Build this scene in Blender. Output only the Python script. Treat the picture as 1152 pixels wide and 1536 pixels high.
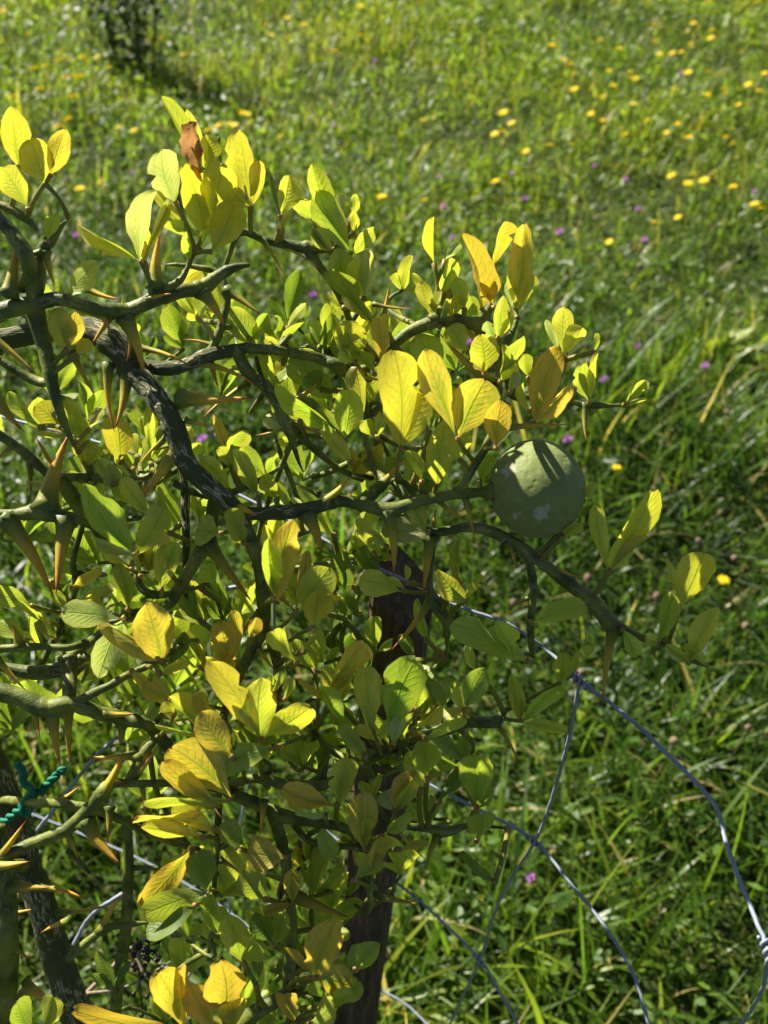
import bpy, math, random
import numpy as np
from mathutils import Vector, Matrix, noise as mnoise

random.seed(7); RNG = np.random.default_rng(11)
for o in list(bpy.data.objects): bpy.data.objects.remove(o)
S = bpy.context.scene
COL = S.collection
R = math.radians

# ------------------------------------------------------------------ camera
CAM_H, PITCH, ROLL, FPX = 1.30, 42.0, 3.0, 1507.0      # FPX: focal length in pixels of the 1152x1536 picture
cam = bpy.data.cameras.new('camera'); camo = bpy.data.objects.new('camera', cam); COL.objects.link(camo)
cam.sensor_fit = 'VERTICAL'; cam.sensor_height = 36.0; cam.lens = 36.0*FPX/1536.0
cam.clip_start = 0.01; cam.clip_end = 600
CM = Matrix.Translation((0, 0, CAM_H)) @ Matrix.Rotation(R(90-PITCH), 4, 'X') @ Matrix.Rotation(R(ROLL), 4, 'Z')
camo.matrix_world = CM
cam.dof.use_dof = True; cam.dof.focus_distance = 0.49; cam.dof.aperture_fstop = 11.5
S.camera = camo
# ------------------------------------------------------------------ sky, sun, exposure
SUN_EL, SUN_AZ = 37.0, 47.0                            # azimuth counted to the left of straight ahead
sunv = Vector((-math.sin(R(SUN_AZ))*math.cos(R(SUN_EL)), math.cos(R(SUN_AZ))*math.cos(R(SUN_EL)), math.sin(R(SUN_EL))))
W = bpy.data.worlds.new('World'); S.world = W; W.use_nodes = True
wn = W.node_tree.nodes; wl = W.node_tree.links; wn.clear()
sky = wn.new('ShaderNodeTexSky'); sky.sky_type = 'NISHITA'; sky.sun_disc = False
sky.air_density = .55; sky.dust_density = .4; sky.ozone_density = .3; sky.sun_elevation = R(SUN_EL); sky.sun_rotation = R(-SUN_AZ)
bg = wn.new('ShaderNodeBackground'); bg.inputs['Strength'].default_value = 0.05
wo = wn.new('ShaderNodeOutputWorld'); wl.new(sky.outputs[0], bg.inputs[0]); wl.new(bg.outputs[0], wo.inputs[0])
sl = bpy.data.lights.new('sun', 'SUN'); sl.energy = 5.0; sl.angle = R(0.53); sl.color = (1.0, 0.96, 0.86)
so = bpy.data.objects.new('sun', sl); COL.objects.link(so); so.rotation_euler = sunv.to_track_quat('Z', 'Y').to_euler()
so.location = sunv*20
S.view_settings.view_transform = 'Standard'; S.view_settings.look = 'None'
S.view_settings.exposure = 1.58; S.view_settings.gamma = 1.0
try:
    S.view_settings.use_white_balance = True; S.view_settings.white_balance_temperature = 6700; S.view_settings.white_balance_tint = 10
except Exception: pass
S.render.engine = 'CYCLES'
try:
    S.cycles.max_bounces = 8; S.cycles.transmission_bounces = 4; S.cycles.diffuse_bounces = 4
    S.cycles.sample_clamp_indirect = 4.0
except Exception: pass

# ------------------------------------------------------------------ helpers
def P(px, py, d):                                       # a point seen at (px, py), d metres in front of the camera
    return CM @ Vector(((px-576)/FPX*d, -(py-768)/FPX*d, -d))
def M(px, d): return px/FPX*d                           # length of px pixels at depth d
def ray(px, py):
    o = CM.translation; return o, (P(px, py, 1.0)-o)
def on_plane(px, py, axis, val):
    o, r = ray(px, py); return o + r*((val-o[axis])/r[axis])
def tag(o, label=None, cat=None, group=None, kind=None):
    if label: o['label'] = label
    if cat: o['category'] = cat
    if group: o['group'] = group
    if kind: o['kind'] = kind
    return o
def empty(name, loc=(0, 0, 0)):
    o = bpy.data.objects.new(name, None); COL.objects.link(o); o.location = loc; o.empty_display_size = .02; return o
def make_mesh(name, verts, faces, mat, attrs=None, smooth=True):
    me = bpy.data.meshes.new(name); me.from_pydata([tuple(v) for v in verts], [], faces)
    if smooth: me.polygons.foreach_set('use_smooth', [True]*len(me.polygons))
    if attrs:
        for k, (ty, data) in attrs.items():
            a = me.attributes.new(k, ty, 'POINT')
            a.data.foreach_set('vector' if ty == 'FLOAT_VECTOR' else 'value', np.asarray(data, dtype=np.float32).ravel())
    me.materials.append(mat); me.update(); return me
def put(name, me, parent=None, mw=None):
    o = bpy.data.objects.new(name, me); COL.objects.link(o)
    if parent is not None: o.parent = parent
    if mw is not None: o.matrix_basis = mw
    return o
def fast_mesh(name, V, F_sizes, F_idx, mat, attrs):
    """numpy mesh: V (n,3), loop totals, loop indices"""
    me = bpy.data.meshes.new(name)
    me.vertices.add(len(V)); me.vertices.foreach_set('co', V.astype(np.float32).ravel())
    me.loops.add(len(F_idx)); me.loops.foreach_set('vertex_index', F_idx.astype(np.int32))
    me.polygons.add(len(F_sizes))
    st = np.zeros(len(F_sizes), dtype=np.int32); st[1:] = np.cumsum(F_sizes)[:-1]
    me.polygons.foreach_set('loop_start', st)
    me.polygons.foreach_set('use_smooth', np.ones(len(F_sizes), dtype=bool))
    for k, d in attrs.items():
        a = me.attributes.new(k, 'FLOAT', 'POINT'); a.data.foreach_set('value', d.astype(np.float32))
    me.materials.append(mat); me.update(calc_edges=True); me.validate(); return me

# ---- node helper
class N:
    def __init__(s, name):
        s.m = bpy.data.materials.new(name); s.m.use_nodes = True
        s.t = s.m.node_tree; s.t.nodes.clear(); s.out = s.n('OutputMaterial')
    def n(s, ty, **kw):
        x = s.t.nodes.new('ShaderNode'+ty)
        for k, v in kw.items(): setattr(x, k, v)
        return x
    def l(s, a, b): s.t.links.new(a, b)
    def val(s, x, sock):
        if isinstance(x, (int, float)): sock.default_value = x
        elif isinstance(x, tuple): sock.default_value = x if len(x) == 4 or sock.type == 'VECTOR' else x+(1,)
        else: s.l(x, sock)
    def math(s, op, a, b=0.0, c=None, clamp=False):
        x = s.n('Math', operation=op, use_clamp=clamp); s.val(a, x.inputs[0]); s.val(b, x.inputs[1])
        if c is not None: s.val(c, x.inputs[2])
        return x.outputs[0]
    def mix(s, f, a, b, blend='MIX'):
        x = s.n('MixRGB', blend_type=blend); s.val(f, x.inputs[0]); s.val(a, x.inputs[1]); s.val(b, x.inputs[2]); return x.outputs[0]
    def smooth(s, x, lo, hi, a=0.0, b=1.0):
        r = s.n('MapRange', interpolation_type='SMOOTHSTEP'); s.val(x, r.inputs[0]); r.inputs[1].default_value = lo; r.inputs[2].default_value = hi
        r.inputs[3].default_value = a; r.inputs[4].default_value = b; return r.outputs[0]
    def attr(s, name, out='Fac', ty='GEOMETRY'):
        a = s.n('Attribute', attribute_name=name, attribute_type=ty); return a.outputs[out]
    def noise(s, vec=None, scale=5.0, detail=3.0, rough=.5, out=0):
        x = s.n('TexNoise'); x.inputs['Scale'].default_value = scale; x.inputs['Detail'].default_value = detail; x.inputs['Roughness'].default_value = rough
        if vec is not None: s.l(vec, x.inputs['Vector'])
        return x.outputs[out]
    def ramp(s, f, stops):
        r = s.n('ValToRGB'); s.val(f, r.inputs[0]); e = r.color_ramp.elements
        while len(e) > 1: e.remove(e[-1])
        e[0].position = stops[0][0]; e[0].color = stops[0][1]+(1,)
        for p, c in stops[1:]: q = e.new(p); q.color = c+(1,)
        return r.outputs[0]
    def bump(s, h, strength=.3, dist=.001):
        b = s.n('Bump'); b.inputs['Strength'].default_value = strength; b.inputs['Distance'].default_value = dist; s.l(h, b.inputs['Height']); return b.outputs[0]
    def princ(s, col, rough=.5, spec=.5, normal=None, **kw):
        p = s.n('BsdfPrincipled'); s.val(col, p.inputs['Base Color']); s.val(rough, p.inputs['Roughness']); s.val(spec, p.inputs['Specular IOR Level'])
        if normal is not None: s.l(normal, p.inputs['Normal'])
        for k, v in kw.items(): s.val(v, p.inputs[k])
        return p.outputs[0]
    def leafy(s, col, tcol, tfac, rough, spec, normal=None):
        p = s.princ(col, rough, spec, normal)
        t = s.n('BsdfTranslucent'); s.val(tcol, t.inputs[0])
        if normal is not None: s.l(normal, t.inputs[1])
        mx = s.n('MixShader'); s.val(tfac, mx.inputs[0]); s.l(p, mx.inputs[1]); s.l(t.outputs[0], mx.inputs[2]); return mx.outputs[0]
    def done(s, sh): s.l(sh, s.out.inputs[0]); return s.m

# ------------------------------------------------------------------ materials
def mat_ground():
    k = N('meadow_soil'); tc = k.n('NewGeometry').outputs['Position']
    a = k.noise(tc, 9, 5); b = k.noise(tc, 60, 4)
    c = k.ramp(a, [(.3, (.012, .016, .006)), (.55, (.024, .034, .009)), (.75, (.045, .042, .02))])
    c = k.mix(k.math('MULTIPLY', b, .6), c, (.05, .075, .015))
    return k.done(k.princ(c, .9, .1, k.bump(b, .6, .01)))
def mat_grass(name, stops, tr=.55, rough=.38, spec=.4, back=1.8):
    k = N(name); t = k.attr('tint'); h = k.attr('hgt')
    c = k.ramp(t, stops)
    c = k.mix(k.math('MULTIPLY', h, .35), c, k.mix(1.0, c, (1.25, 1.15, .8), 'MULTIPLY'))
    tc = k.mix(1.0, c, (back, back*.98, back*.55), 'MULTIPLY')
    return k.done(k.leafy(c, tc, tr, rough, spec))
GR = [(0.0, (.022, .058, .009)), (.35, (.074, .150, .013)), (.65, (.180, .240, .018)), (.86, (.27, .275, .028)), (.93, (.32, .27, .09)), (1.0, (.40, .32, .17))]
M_GRASS = mat_grass('grass_blade', GR)
M_FORB = mat_grass('meadow_forb_leaf', [(0.0, (.024, .062, .010)), (.5, (.085, .165, .018)), (1.0, (.20, .26, .025))], .5, .46, .35)
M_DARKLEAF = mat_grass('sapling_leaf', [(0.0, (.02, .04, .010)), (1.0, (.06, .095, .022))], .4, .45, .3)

def mat_leaf(obj_based=True):
    k = N('citrus_leaf' if obj_based else 'citrus_leaf_inner')
    lu = k.attr('lu'); lv = k.attr('lv')
    au = k.math('ABSOLUTE', lu)
    oi = k.n('ObjectInfo')
    if obj_based:
        base = oi.outputs['Color']; grn = oi.outputs['Alpha']; rnd = oi.outputs['Random']
    else:
        a = k.attr('tint'); base = k.ramp(a, [(0, (.10, .16, .022)), (.35, (.25, .31, .042)), (.7, (.39, .415, .055)), (1, (.48, .38, .055))]); grn = 0.5; rnd = a
    cv = k.n('CombineXYZ'); k.l(lu, cv.inputs[0]); k.l(lv, cv.inputs[1]); k.val(k.math('MULTIPLY', rnd, 37.0), cv.inputs[2])
    n1 = k.noise(cv.outputs[0], 2.2, 3); n2 = k.noise(cv.outputs[0], 14.0, 3)
    # side veins, running forward from the midrib
    ph = k.math('ADD', k.math('MULTIPLY', lv, 58.0), k.math('MULTIPLY', au, -17.0))
    ph = k.math('ADD', ph, k.math('MULTIPLY', n1, 9.0))
    sv = k.math('POWER', k.math('ABSOLUTE', k.math('SINE', k.math('MULTIPLY', ph, .5))), 10.0)
    sv = k.math('MULTIPLY', sv, k.smooth(au, .98, .35))
    mid = k.smooth(au, .075, .02)
    vein = k.math('MAXIMUM', mid, k.math('MULTIPLY', sv, .28))
    # chlorophyll stays along the midrib, yellow at the margin
    near = k.smooth(k.math('ADD', au, k.math('MULTIPLY', k.math('SUBTRACT', n1, .5), 1.2)), .65, .05)
    gcol = k.mix(1.0, base, (.34, .68, .5), 'MULTIPLY')
    c = k.mix(k.math('MULTIPLY', k.math('MULTIPLY', near, grn), k.smooth(lv, 1.05, .25)), base, gcol)
    c = k.mix(k.math('MULTIPLY', k.smooth(k.math('ADD', k.math('MAXIMUM', au, k.smooth(lv, .6, 1.0)), k.math('MULTIPLY', k.math('SUBTRACT', n2, .5), .5)), .82, 1.02, 0, .55), grn), c, k.mix(1.0, base, (1.05, .70, .75), 'MULTIPLY'))
    n3 = k.noise(cv.outputs[0], 4.5, 4, .6)
    c = k.mix(k.math('MULTIPLY', k.smooth(n3, .46, .66), k.math('MULTIPLY', grn, .75)), c, gcol)
    c = k.mix(k.math('MULTIPLY', vein, .34), c, k.mix(1.0, base, (.60, .74, .55), 'MULTIPLY'))
    c = k.mix(k.math('MULTIPLY', k.math('SUBTRACT', n2, .38), .5, clamp=True), c, k.mix(1.0, base, (1.2, 1.1, 1.0), 'MULTIPLY'))
    spot = k.smooth(k.noise(cv.outputs[0], 11.0, 3), .69, .73)
    c = k.mix(k.math('MULTIPLY', spot, .75), c, (.10, .045, .012))
    tc = k.mix(1.0, c, (1.68, 1.66, .85), 'MULTIPLY')
    tc = k.mix(k.math('MULTIPLY', vein, .35), tc, k.mix(1.0, tc, (.55, .65, .4), 'MULTIPLY'))
    hgt = k.math('SUBTRACT', k.math('MULTIPLY', n2, .5), k.math('MULTIPLY', vein, .9))
    return k.done(k.leafy(c, tc, .47, k.math('ADD', .34, k.math('MULTIPLY', n2, .2)), .5, k.bump(hgt, .5, .0007)))
M_LEAF = mat_leaf(True); M_LEAF_IN = mat_leaf(False)

def mat_stem(bark):
    k = N('striped_bark' if bark else 'green_stem'); v = k.attr('bc', 'Vector')
    geo = k.n('NewGeometry').outputs['Position']
    sc = k.n('VectorMath', operation='MULTIPLY'); k.l(v, sc.inputs[0]); sc.inputs[1].default_value = (1, 1, .22)
    n0 = k.noise(geo, 90, 3); n1 = k.noise(sc.outputs[0], 430, 3, .5); n2 = k.noise(geo, 900, 3)
    g = k.mix(k.smooth(n0, .3, .7), (.042, .064, .010), (.160, .175, .028))
    sp = k.smooth(k.noise(geo, 420, 2), .66, .72)
    g = k.mix(k.math('MULTIPLY', sp, .35), g, (.16, .14, .08))
    if bark:
        rid = k.math('ABSOLUTE', k.math('SUBTRACT', n1, .5))
        msk = k.math('MULTIPLY', k.smooth(rid, .042, .012), k.smooth(k.noise(geo, 55, 2), .40, .56))
        c = k.mix(msk, k.mix(n0, (.034, .042, .013), (.085, .092, .030)), k.mix(n2, (.24, .20, .11), (.50, .43, .28)))
        h = k.math('ADD', k.math('MULTIPLY', rid, -3.0), k.math('MULTIPLY', n2, .3))
        return k.done(k.princ(c, .72, .2, k.bump(h, .8, .001)))
    rid = k.math('ABSOLUTE', k.math('SUBTRACT', n1, .5))
    msk = k.math('MULTIPLY', k.smooth(rid, .028, .008), k.smooth(k.noise(geo, 40, 2), .50, .60))
    c = k.mix(k.math('MULTIPLY', msk, .7), g, (.30, .25, .15))
    return k.done(k.princ(c, k.math('ADD', .40, k.math('MULTIPLY', n2, .25)), .26, k.bump(k.math('ADD', n2, n0), .4, .0007)))
M_STEM = mat_stem(False); M_BARK = mat_stem(True)
def mat_thorn():
    k = N('thorn'); t = k.attr('t'); oi = k.n('ObjectInfo'); geo = k.n('NewGeometry').outputs['Position']
    n = k.noise(geo, 260, 3)
    tt = k.math('ADD', t, k.math('MULTIPLY', k.math('SUBTRACT', n, .5), .22))
    a = k.ramp(tt, [(0, (.07, .10, .014)), (.18, (.20, .19, .020)), (.45, (.52, .34, .028)), (.78, (.55, .26, .026)), (.93, (.26, .06, .02)), (1, (.10, .03, .015))])
    b = k.ramp(tt, [(0, (.05, .075, .013)), (.5, (.16, .165, .022)), (.8, (.24, .17, .025)), (.94, (.26, .07, .025)), (1, (.12, .03, .015))])
    c = k.mix(oi.outputs['Alpha'], b, a)
    return k.done(k.princ(c, .5, .28, k.bump(n, .3, .0005)))
M_THORN = mat_thorn()
def mat_stalk():
    k = N('leaf_stalk'); t = k.attr('t'); oi = k.n('ObjectInfo')
    c = k.ramp(t, [(0, (.34, .16, .05)), (.12, (.22, .20, .04)), (.85, (.19, .21, .035)), (1, (.32, .20, .06))])
    return k.done(k.leafy(c, k.mix(1.0, c, (1.4, 1.3, .8), 'MULTIPLY'), .3, .45, .4))
M_STALK = mat_stalk()
def mat_fruit():
    k = N('green_citrus_peel'); tc = k.n('TexCoord').outputs['Object']
    n0 = k.noise(tc, 60, 3); n1 = k.noise(tc, 300, 4); vo = k.n('TexVoronoi'); vo.inputs['Scale'].default_value = 330; k.l(tc, vo.inputs['Vector'])
    c = k.mix(n0, (.115, .145, .032), (.185, .215, .058))
    c = k.mix(k.smooth(n1, .45, .7, 0, .5), c, (.20, .24, .11))
    scar = k.attr('scar')
    c = k.mix(k.math('MULTIPLY', k.smooth(k.math('ADD', scar, k.math('MULTIPLY', k.math('SUBTRACT', n1, .5), 1.6)), .35, .95), .75), c, k.mix(n1, (.22, .18, .12), (.46, .42, .33)))
    h = k.math('ADD', k.math('MULTIPLY', k.smooth(vo.outputs['Distance'], 0, .5), .8), k.math('MULTIPLY', n1, .8))
    return k.done(k.princ(c, .62, .22, k.bump(h, .32, .0008), **{'Sheen Weight': .05, 'Sheen Roughness': .5}))
def mat_wire():
    k = N('galvanised_wire'); geo = k.n('NewGeometry').outputs['Position']; n = k.noise(geo, 160, 4)
    c = k.mix(n, (.13, .15, .20), (.27, .30, .37))
    return k.done(k.princ(c, k.math('ADD', .42, k.math('MULTIPLY', n, .3)), .4, k.bump(n, .4, .0005), Metallic=.1))
def mat_wood():
    k = N('weathered_stake_wood'); tc = k.n('TexCoord').outputs['Object']
    mp = k.n('Mapping'); mp.inputs['Scale'].default_value = (60, 60, 5); k.l(tc, mp.inputs[0])
    n = k.noise(mp.outputs[0], 3, 6, .6); n2 = k.noise(tc, 40, 3)
    c = k.ramp(n, [(.3, (.026, .017, .010)), (.55, (.085, .056, .032)), (.75, (.18, .125, .075))])
    c = k.mix(k.smooth(n2, .55, .7, 0, .5), c, (.03, .034, .018))
    return k.done(k.princ(c, .85, .2, k.bump(n, .9, .003)))
def simple(name, c1, c2, scale=200, rough=.6, spec=.3, tr=0.0):
    k = N(name); n = k.noise(k.n('NewGeometry').outputs['Position'], scale, 3); c = k.mix(n, c1, c2)
    if tr: return k.done(k.leafy(c, c, tr, rough, spec))
    return k.done(k.princ(c, rough, spec, k.bump(n, .3, .0005)))
M_FRUIT = mat_fruit(); M_WIRE = mat_wire(); M_WOOD = mat_wood()
M_TWINE = simple('green_twine', (.004, .12, .07), (.015, .26, .16), 700, .6, .25, .2)
M_DRY = simple('dry_twig', (.10, .075, .05), (.34, .28, .20), 250, .8, .2)
M_BLACK = simple('black_seed', (.006, .005, .004), (.03, .022, .016), 400, .5, .3)
M_YEL = simple('yellow_petal', (.80, .58, .008), (.88, .70, .014), 120, .5, .2, .4)
M_YELC = simple('yellow_disc', (.65, .38, .006), (.78, .50, .01), 300, .7, .2)
M_PUR = simple('purple_floret', (.45, .14, .50), (.68, .30, .72), 150, .6, .2, .35)
M_BRACT = simple('bract', (.035, .05, .015), (.10, .09, .035), 300, .7, .2)
M_FSTEM = simple('flower_stem', (.05, .09, .02), (.10, .14, .03), 200, .5, .3)
M_BROWNLEAF = simple('withered_leaf', (.16, .06, .018), (.60, .32, .12), 300, .7, .2, .5)

# ------------------------------------------------------------------ ground and grass
def gz(x, y): return 0.018*math.sin(x*1.7+.6)+0.02*math.sin(y*1.3)+0.012*math.sin(x*4.1+y*3.3)
def gza(x, y): return 0.018*np.sin(x*1.7+.6)+0.02*np.sin(y*1.3)+0.012*np.sin(x*4.1+y*3.3)
gx = np.concatenate([np.linspace(-300, -8, 14), np.linspace(-7.5, 7.5, 90), np.linspace(8, 300, 14)])
gy = np.concatenate([np.linspace(-200, -3.5, 12), np.linspace(-3, 14, 100), np.linspace(15, 400, 14)])
gv = [(x, y, gz(x, y)) for y in gy for x in gx]; nx = len(gx)
gf = [(j*nx+i, j*nx+i+1, (j+1)*nx+i+1, (j+1)*nx+i) for j in range(len(gy)-1) for i in range(nx-1)]
g = put('ground', make_mesh('ground', gv, gf, mat_ground())); tag(g, kind='structure')
g['label'] = 'dark soil of the meadow under the grass'

def lump(x, y, s, seed):
    return (np.sin(x*s+seed)*np.cos(y*s*1.13+seed*2.1)+np.sin((x+y)*s*.63+seed*.7)*.7+np.cos((x*.8-y)*s*1.9+seed)*.45)/2.15
def blades(n, xr, yr, hmin, hmax, wmin, wmax, segs, keep=None, dry=.05, seed=1):
    r = np.random.default_rng(seed)
    x = r.uniform(*xr, n); y = r.uniform(*yr, n)
    m = (r.random(n) < .62+.75*lump(x, y, 7.0, seed)+.3*lump(x, y, 17.0, seed+4))
    if keep is not None: m &= keep(x, y)
    x, y = x[m], y[m]; n = len(x)
    # tufts: pull part of the blades together
    tx = np.round(x/.055)*.055+.02*np.sin(y*91); ty = np.round(y/.055)*.055+.02*np.cos(x*87)
    f = r.uniform(0, .75, n); x = x+(tx-x)*f; y = y+(ty-y)*f
    hs = np.clip(1+.55*lump(x, y, 4.2, 3.3)+.25*lump(x, y, 12.0, 5.3), .35, 2)
    h = (hmin+(hmax-hmin)*r.random(n)**1.6)*hs
    w = r.uniform(wmin, wmax, n)*(.7+.3*hs)
    phi = r.uniform(0, 2*np.pi, n); lean = r.uniform(.05, 1.2, n); curl = r.uniform(.0, 1.7, n)**1.2
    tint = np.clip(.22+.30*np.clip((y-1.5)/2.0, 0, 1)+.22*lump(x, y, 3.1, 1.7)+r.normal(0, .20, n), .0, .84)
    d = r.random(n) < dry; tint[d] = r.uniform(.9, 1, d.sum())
    lev = np.linspace(0, 1, segs+1)
    V = np.zeros((n, 2*segs+1, 3)); Hh = np.zeros((n, 2*segs+1))
    dx, dy = np.cos(phi), np.sin(phi); tw = r.uniform(-.9, .9, n)
    px = np.zeros(n); pz = np.zeros(n)
    z0 = gza(x, y)
    for i, t in enumerate(lev):
        ang = lean*.6+curl*t*1.25
        if i > 0:
            am = lean*.6+curl*(t-.5/segs)*1.25
            px = px+h/segs*np.sin(am); pz = pz+h/segs*np.cos(am)
        wd = w*.5*(np.minimum(1, .55+t*1.6))*(1-t**2.2)
        a2 = phi+np.pi/2+tw*t
        cx = x+dx*px; cy = y+dy*px; cz = z0+pz-.004
        if i < segs:
            V[:, 2*i, 0] = cx+np.cos(a2)*wd; V[:, 2*i, 1] = cy+np.sin(a2)*wd; V[:, 2*i, 2] = cz
            V[:, 2*i+1, 0] = cx-np.cos(a2)*wd; V[:, 2*i+1, 1] = cy-np.sin(a2)*wd; V[:, 2*i+1, 2] = cz+wd*.35
            Hh[:, 2*i] = t; Hh[:, 2*i+1] = t
        else:
            V[:, 2*i, 0] = cx; V[:, 2*i, 1] = cy; V[:, 2*i, 2] = cz; Hh[:, 2*i] = 1
    k = 2*segs+1
    one = []
    sizes = []
    for i in range(segs-1): one += [2*i, 2*i+1, 2*i+3, 2*i+2]; sizes.append(4)
    one += [2*segs-2, 2*segs-1, 2*segs]; sizes.append(3)
    idx = (np.arange(n)[:, None]*k+np.array(one)[None, :]).ravel()
    return V.reshape(-1, 3), np.tile(sizes, n), idx, np.repeat(tint, k), Hh.ravel()
def forbs(n, xr, yr, rmin, rmax, zmin, zmax, keep=None, seed=5, long=1.5):
    """small oval leaves (clover, plantain): folded hexagons on a tilt"""
    r = np.random.default_rng(seed)
    x = r.uniform(*xr, n); y = r.uniform(*yr, n)
    m = r.random(n) < .55+.8*lump(x, y, 5.3, seed*1.3)+.3*lump(x, y, 21.0, seed)
    if keep is not None: m &= keep(x, y)
    x, y = x[m], y[m]; n = len(x)
    z = gza(x, y)+zmin+(zmax-zmin)*r.random(n)*(1+.4*lump(x, y, 4.2, 3.3))
    s = r.uniform(rmin, rmax, n); el = r.uniform(1.0, long, n)
    phi = r.uniform(0, 2*np.pi, n); til = np.abs(r.normal(0, .8, n))
    d = np.stack([np.cos(phi)*np.cos(til), np.sin(phi)*np.cos(til), np.sin(til)*np.sign(r.random(n)-.35)], 1)
    sd = np.stack([-np.sin(phi), np.cos(phi), r.normal(0, .6, n)], 1)
    up = np.cross(d, sd)
    prof = [(-1, 0, 0), (-.35, .62, .22), (.45, .66, .22), (1, 0, -.1), (.45, -.66, .22), (-.35, -.62, .22)]
    V = np.stack([np.stack([x, y, z], 1)+d*(a*s*el)[:, None]+sd*(b*s)[:, None]+up*(c*s*.6)[:, None] for a, b, c in prof], 1)
    one = [0, 1, 2, 3, 0, 3, 4, 5]
    idx = (np.arange(n)[:, None]*6+np.array(one)[None, :]).ravel()
    tint = np.clip(.28+.30*np.clip((y-1.5)/2.2, 0, 1)+.25*lump(x, y, 3.1, 1.7)+r.normal(0, .2, n), 0, 1)
    return V.reshape(-1, 3), np.tile([4, 4], n), idx, np.repeat(tint, 6), np.full(n*6, .5)
def join(parts, name, mat):
    off = 0; Vs, Ss, Is, Ts, Hs = [], [], [], [], []
    for V, s, i, t, h in parts:
        Vs.append(V); Ss.append(s); Is.append(i+off); Ts.append(t); Hs.append(h); off += len(V)
    return fast_mesh(name, np.concatenate(Vs), np.concatenate(Ss), np.concatenate(Is), mat, {'tint': np.concatenate(Ts), 'hgt': np.concatenate(Hs)})
inner = lambda x, y: np.ones(len(x), bool)
far = lambda x, y: ~((np.abs(x) < 2.7) & (y < 5.6) & (y > -.2))
G1 = [blades(46000, (-1.3, 1.3), (-.1, 2.1), .05, .20, .0025, .0075, 5, dry=.04, seed=1),
      blades(26000, (-1.3, 1.3), (-.1, 2.1), .02, .08, .002, .005, 3, dry=.14, seed=4),
      blades(4000, (-1.3, 1.3), (-.1, 2.1), .12, .24, .004, .0075, 5, dry=.06, seed=14),
      blades(135000, (-2.7, 2.7), (2.1, 5.6), .03, .14, .0022, .0055, 4, dry=.05, seed=2),
      blades(9000, (-2.7, 2.7), (2.1, 5.6), .10, .20, .0025, .005, 4, dry=.16, seed=12),
      blades(14000, (-2.7, -1.3), (-.1, 2.1), .05, .16, .003, .007, 4, dry=.05, seed=6),
      blades(14000, (1.3, 2.7), (-.1, 2.1), .05, .16, .003, .007, 4, dry=.05, seed=7),
      blades(90000, (-6.5, 6.5), (-2.0, 13.0), .06, .18, .006, .013, 3, keep=far, dry=.05, seed=3),
      blades(70000, (-14, 14), (-4.0, 22.0), .08, .2, .014, .028, 3, keep=lambda x, y: ~((np.abs(x) < 6.5) & (y < 13) & (y > -2)), dry=.05, seed=23)]
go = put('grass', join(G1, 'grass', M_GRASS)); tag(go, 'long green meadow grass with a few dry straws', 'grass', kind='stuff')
F1 = [forbs(26000, (-1.3, 1.3), (-.1, 2.1), .003, .0075, .01, .075, seed=5, long=2.6),
      forbs(2200, (-1.3, 1.3), (-.1, 2.1), .008, .013, .01, .06, seed=15, long=3.0),
      forbs(75000, (-2.7, 2.7), (2.1, 5.6), .003, .009, .015, .10, seed=6, long=2.4),
      forbs(14000, (-2.7, 2.7), (-.1, 2.1), .005, .013, .02, .09, keep=lambda x, y: np.abs(x) > 1.3, seed=8),
      forbs(50000, (-6.5, 6.5), (-2, 13), .008, .02, .02, .12, keep=far, seed=7)]
fo = put('meadow_forbs', join(F1, 'meadow_forbs', M_FORB)); tag(fo, 'small oval clover and weed leaves among the meadow grass', 'ground cover', kind='stuff')

# ------------------------------------------------------------------ tubes
def catmull(pts, per):
    pts = [np.array(p, float) for p in pts]; n = len(pts); out = []
    for i in range(n-1):
        p0 = pts[max(i-1, 0)]; p1 = pts[i]; p2 = pts[i+1]; p3 = pts[min(i+2, n-1)]
        for j in range(per):
            t = j/per
            out.append(.5*((2*p1)+(-p0+p2)*t+(2*p0-5*p1+4*p2-p3)*t*t+(-p0+3*p1-3*p2+p3)*t**3))
    out.append(pts[-1]); return np.array(out)
def tube(c, r, sides=8, cap=True, wob=0.0, flat=1.0, seed=0):
    """c (n,3) centre line, r (n,) radii -> verts, faces, bark coordinate, t"""
    n = len(c); tang = np.gradient(c, axis=0); tang /= np.linalg.norm(tang, axis=1)[:, None]+1e-12
    ref = np.array((.3, .2, 1.0)); nn = np.cross(tang[0], ref); nn /= np.linalg.norm(nn)
    V, A, T = [], [], []; s = 0.0
    rr = random.Random(seed)
    ph = rr.uniform(0, 6)
    for i in range(n):
        if i: s += np.linalg.norm(c[i]-c[i-1])
        nn = nn-tang[i]*np.dot(nn, tang[i]); nn /= np.linalg.norm(nn)+1e-12; bb = np.cross(tang[i], nn)
        for k in range(sides):
            a = 2*math.pi*k/sides
            q = r[i]*(1+wob*(math.sin(2*a+ph+s*40)+.6*math.sin(3*a-s*75+ph*2)+.5*math.sin(a+s*160)))
            V.append(c[i]+nn*math.cos(a)*q+bb*math.sin(a)*q*flat)
            A.append((math.cos(a)*r[i], math.sin(a)*r[i], s)); T.append(i/(n-1))
    F = [(i*sides+k, i*sides+(k+1) % sides, (i+1)*sides+(k+1) % sides, (i+1)*sides+k) for i in range(n-1) for k in range(sides)]
    if cap:
        V.append(c[0]-tang[0]*r[0]*.3); A.append((0, 0, 0)); T.append(0); b = len(V)-1
        F += [(b, (k+1) % sides, k) for k in range(sides)]
        V.append(c[-1]+tang[-1]*r[-1]*.4); A.append((0, 0, s)); T.append(1); e = len(V)-1; o = (n-1)*sides
        F += [(e, o+k, o+(k+1) % sides) for k in range(sides)]
    return V, F, A, T
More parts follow.
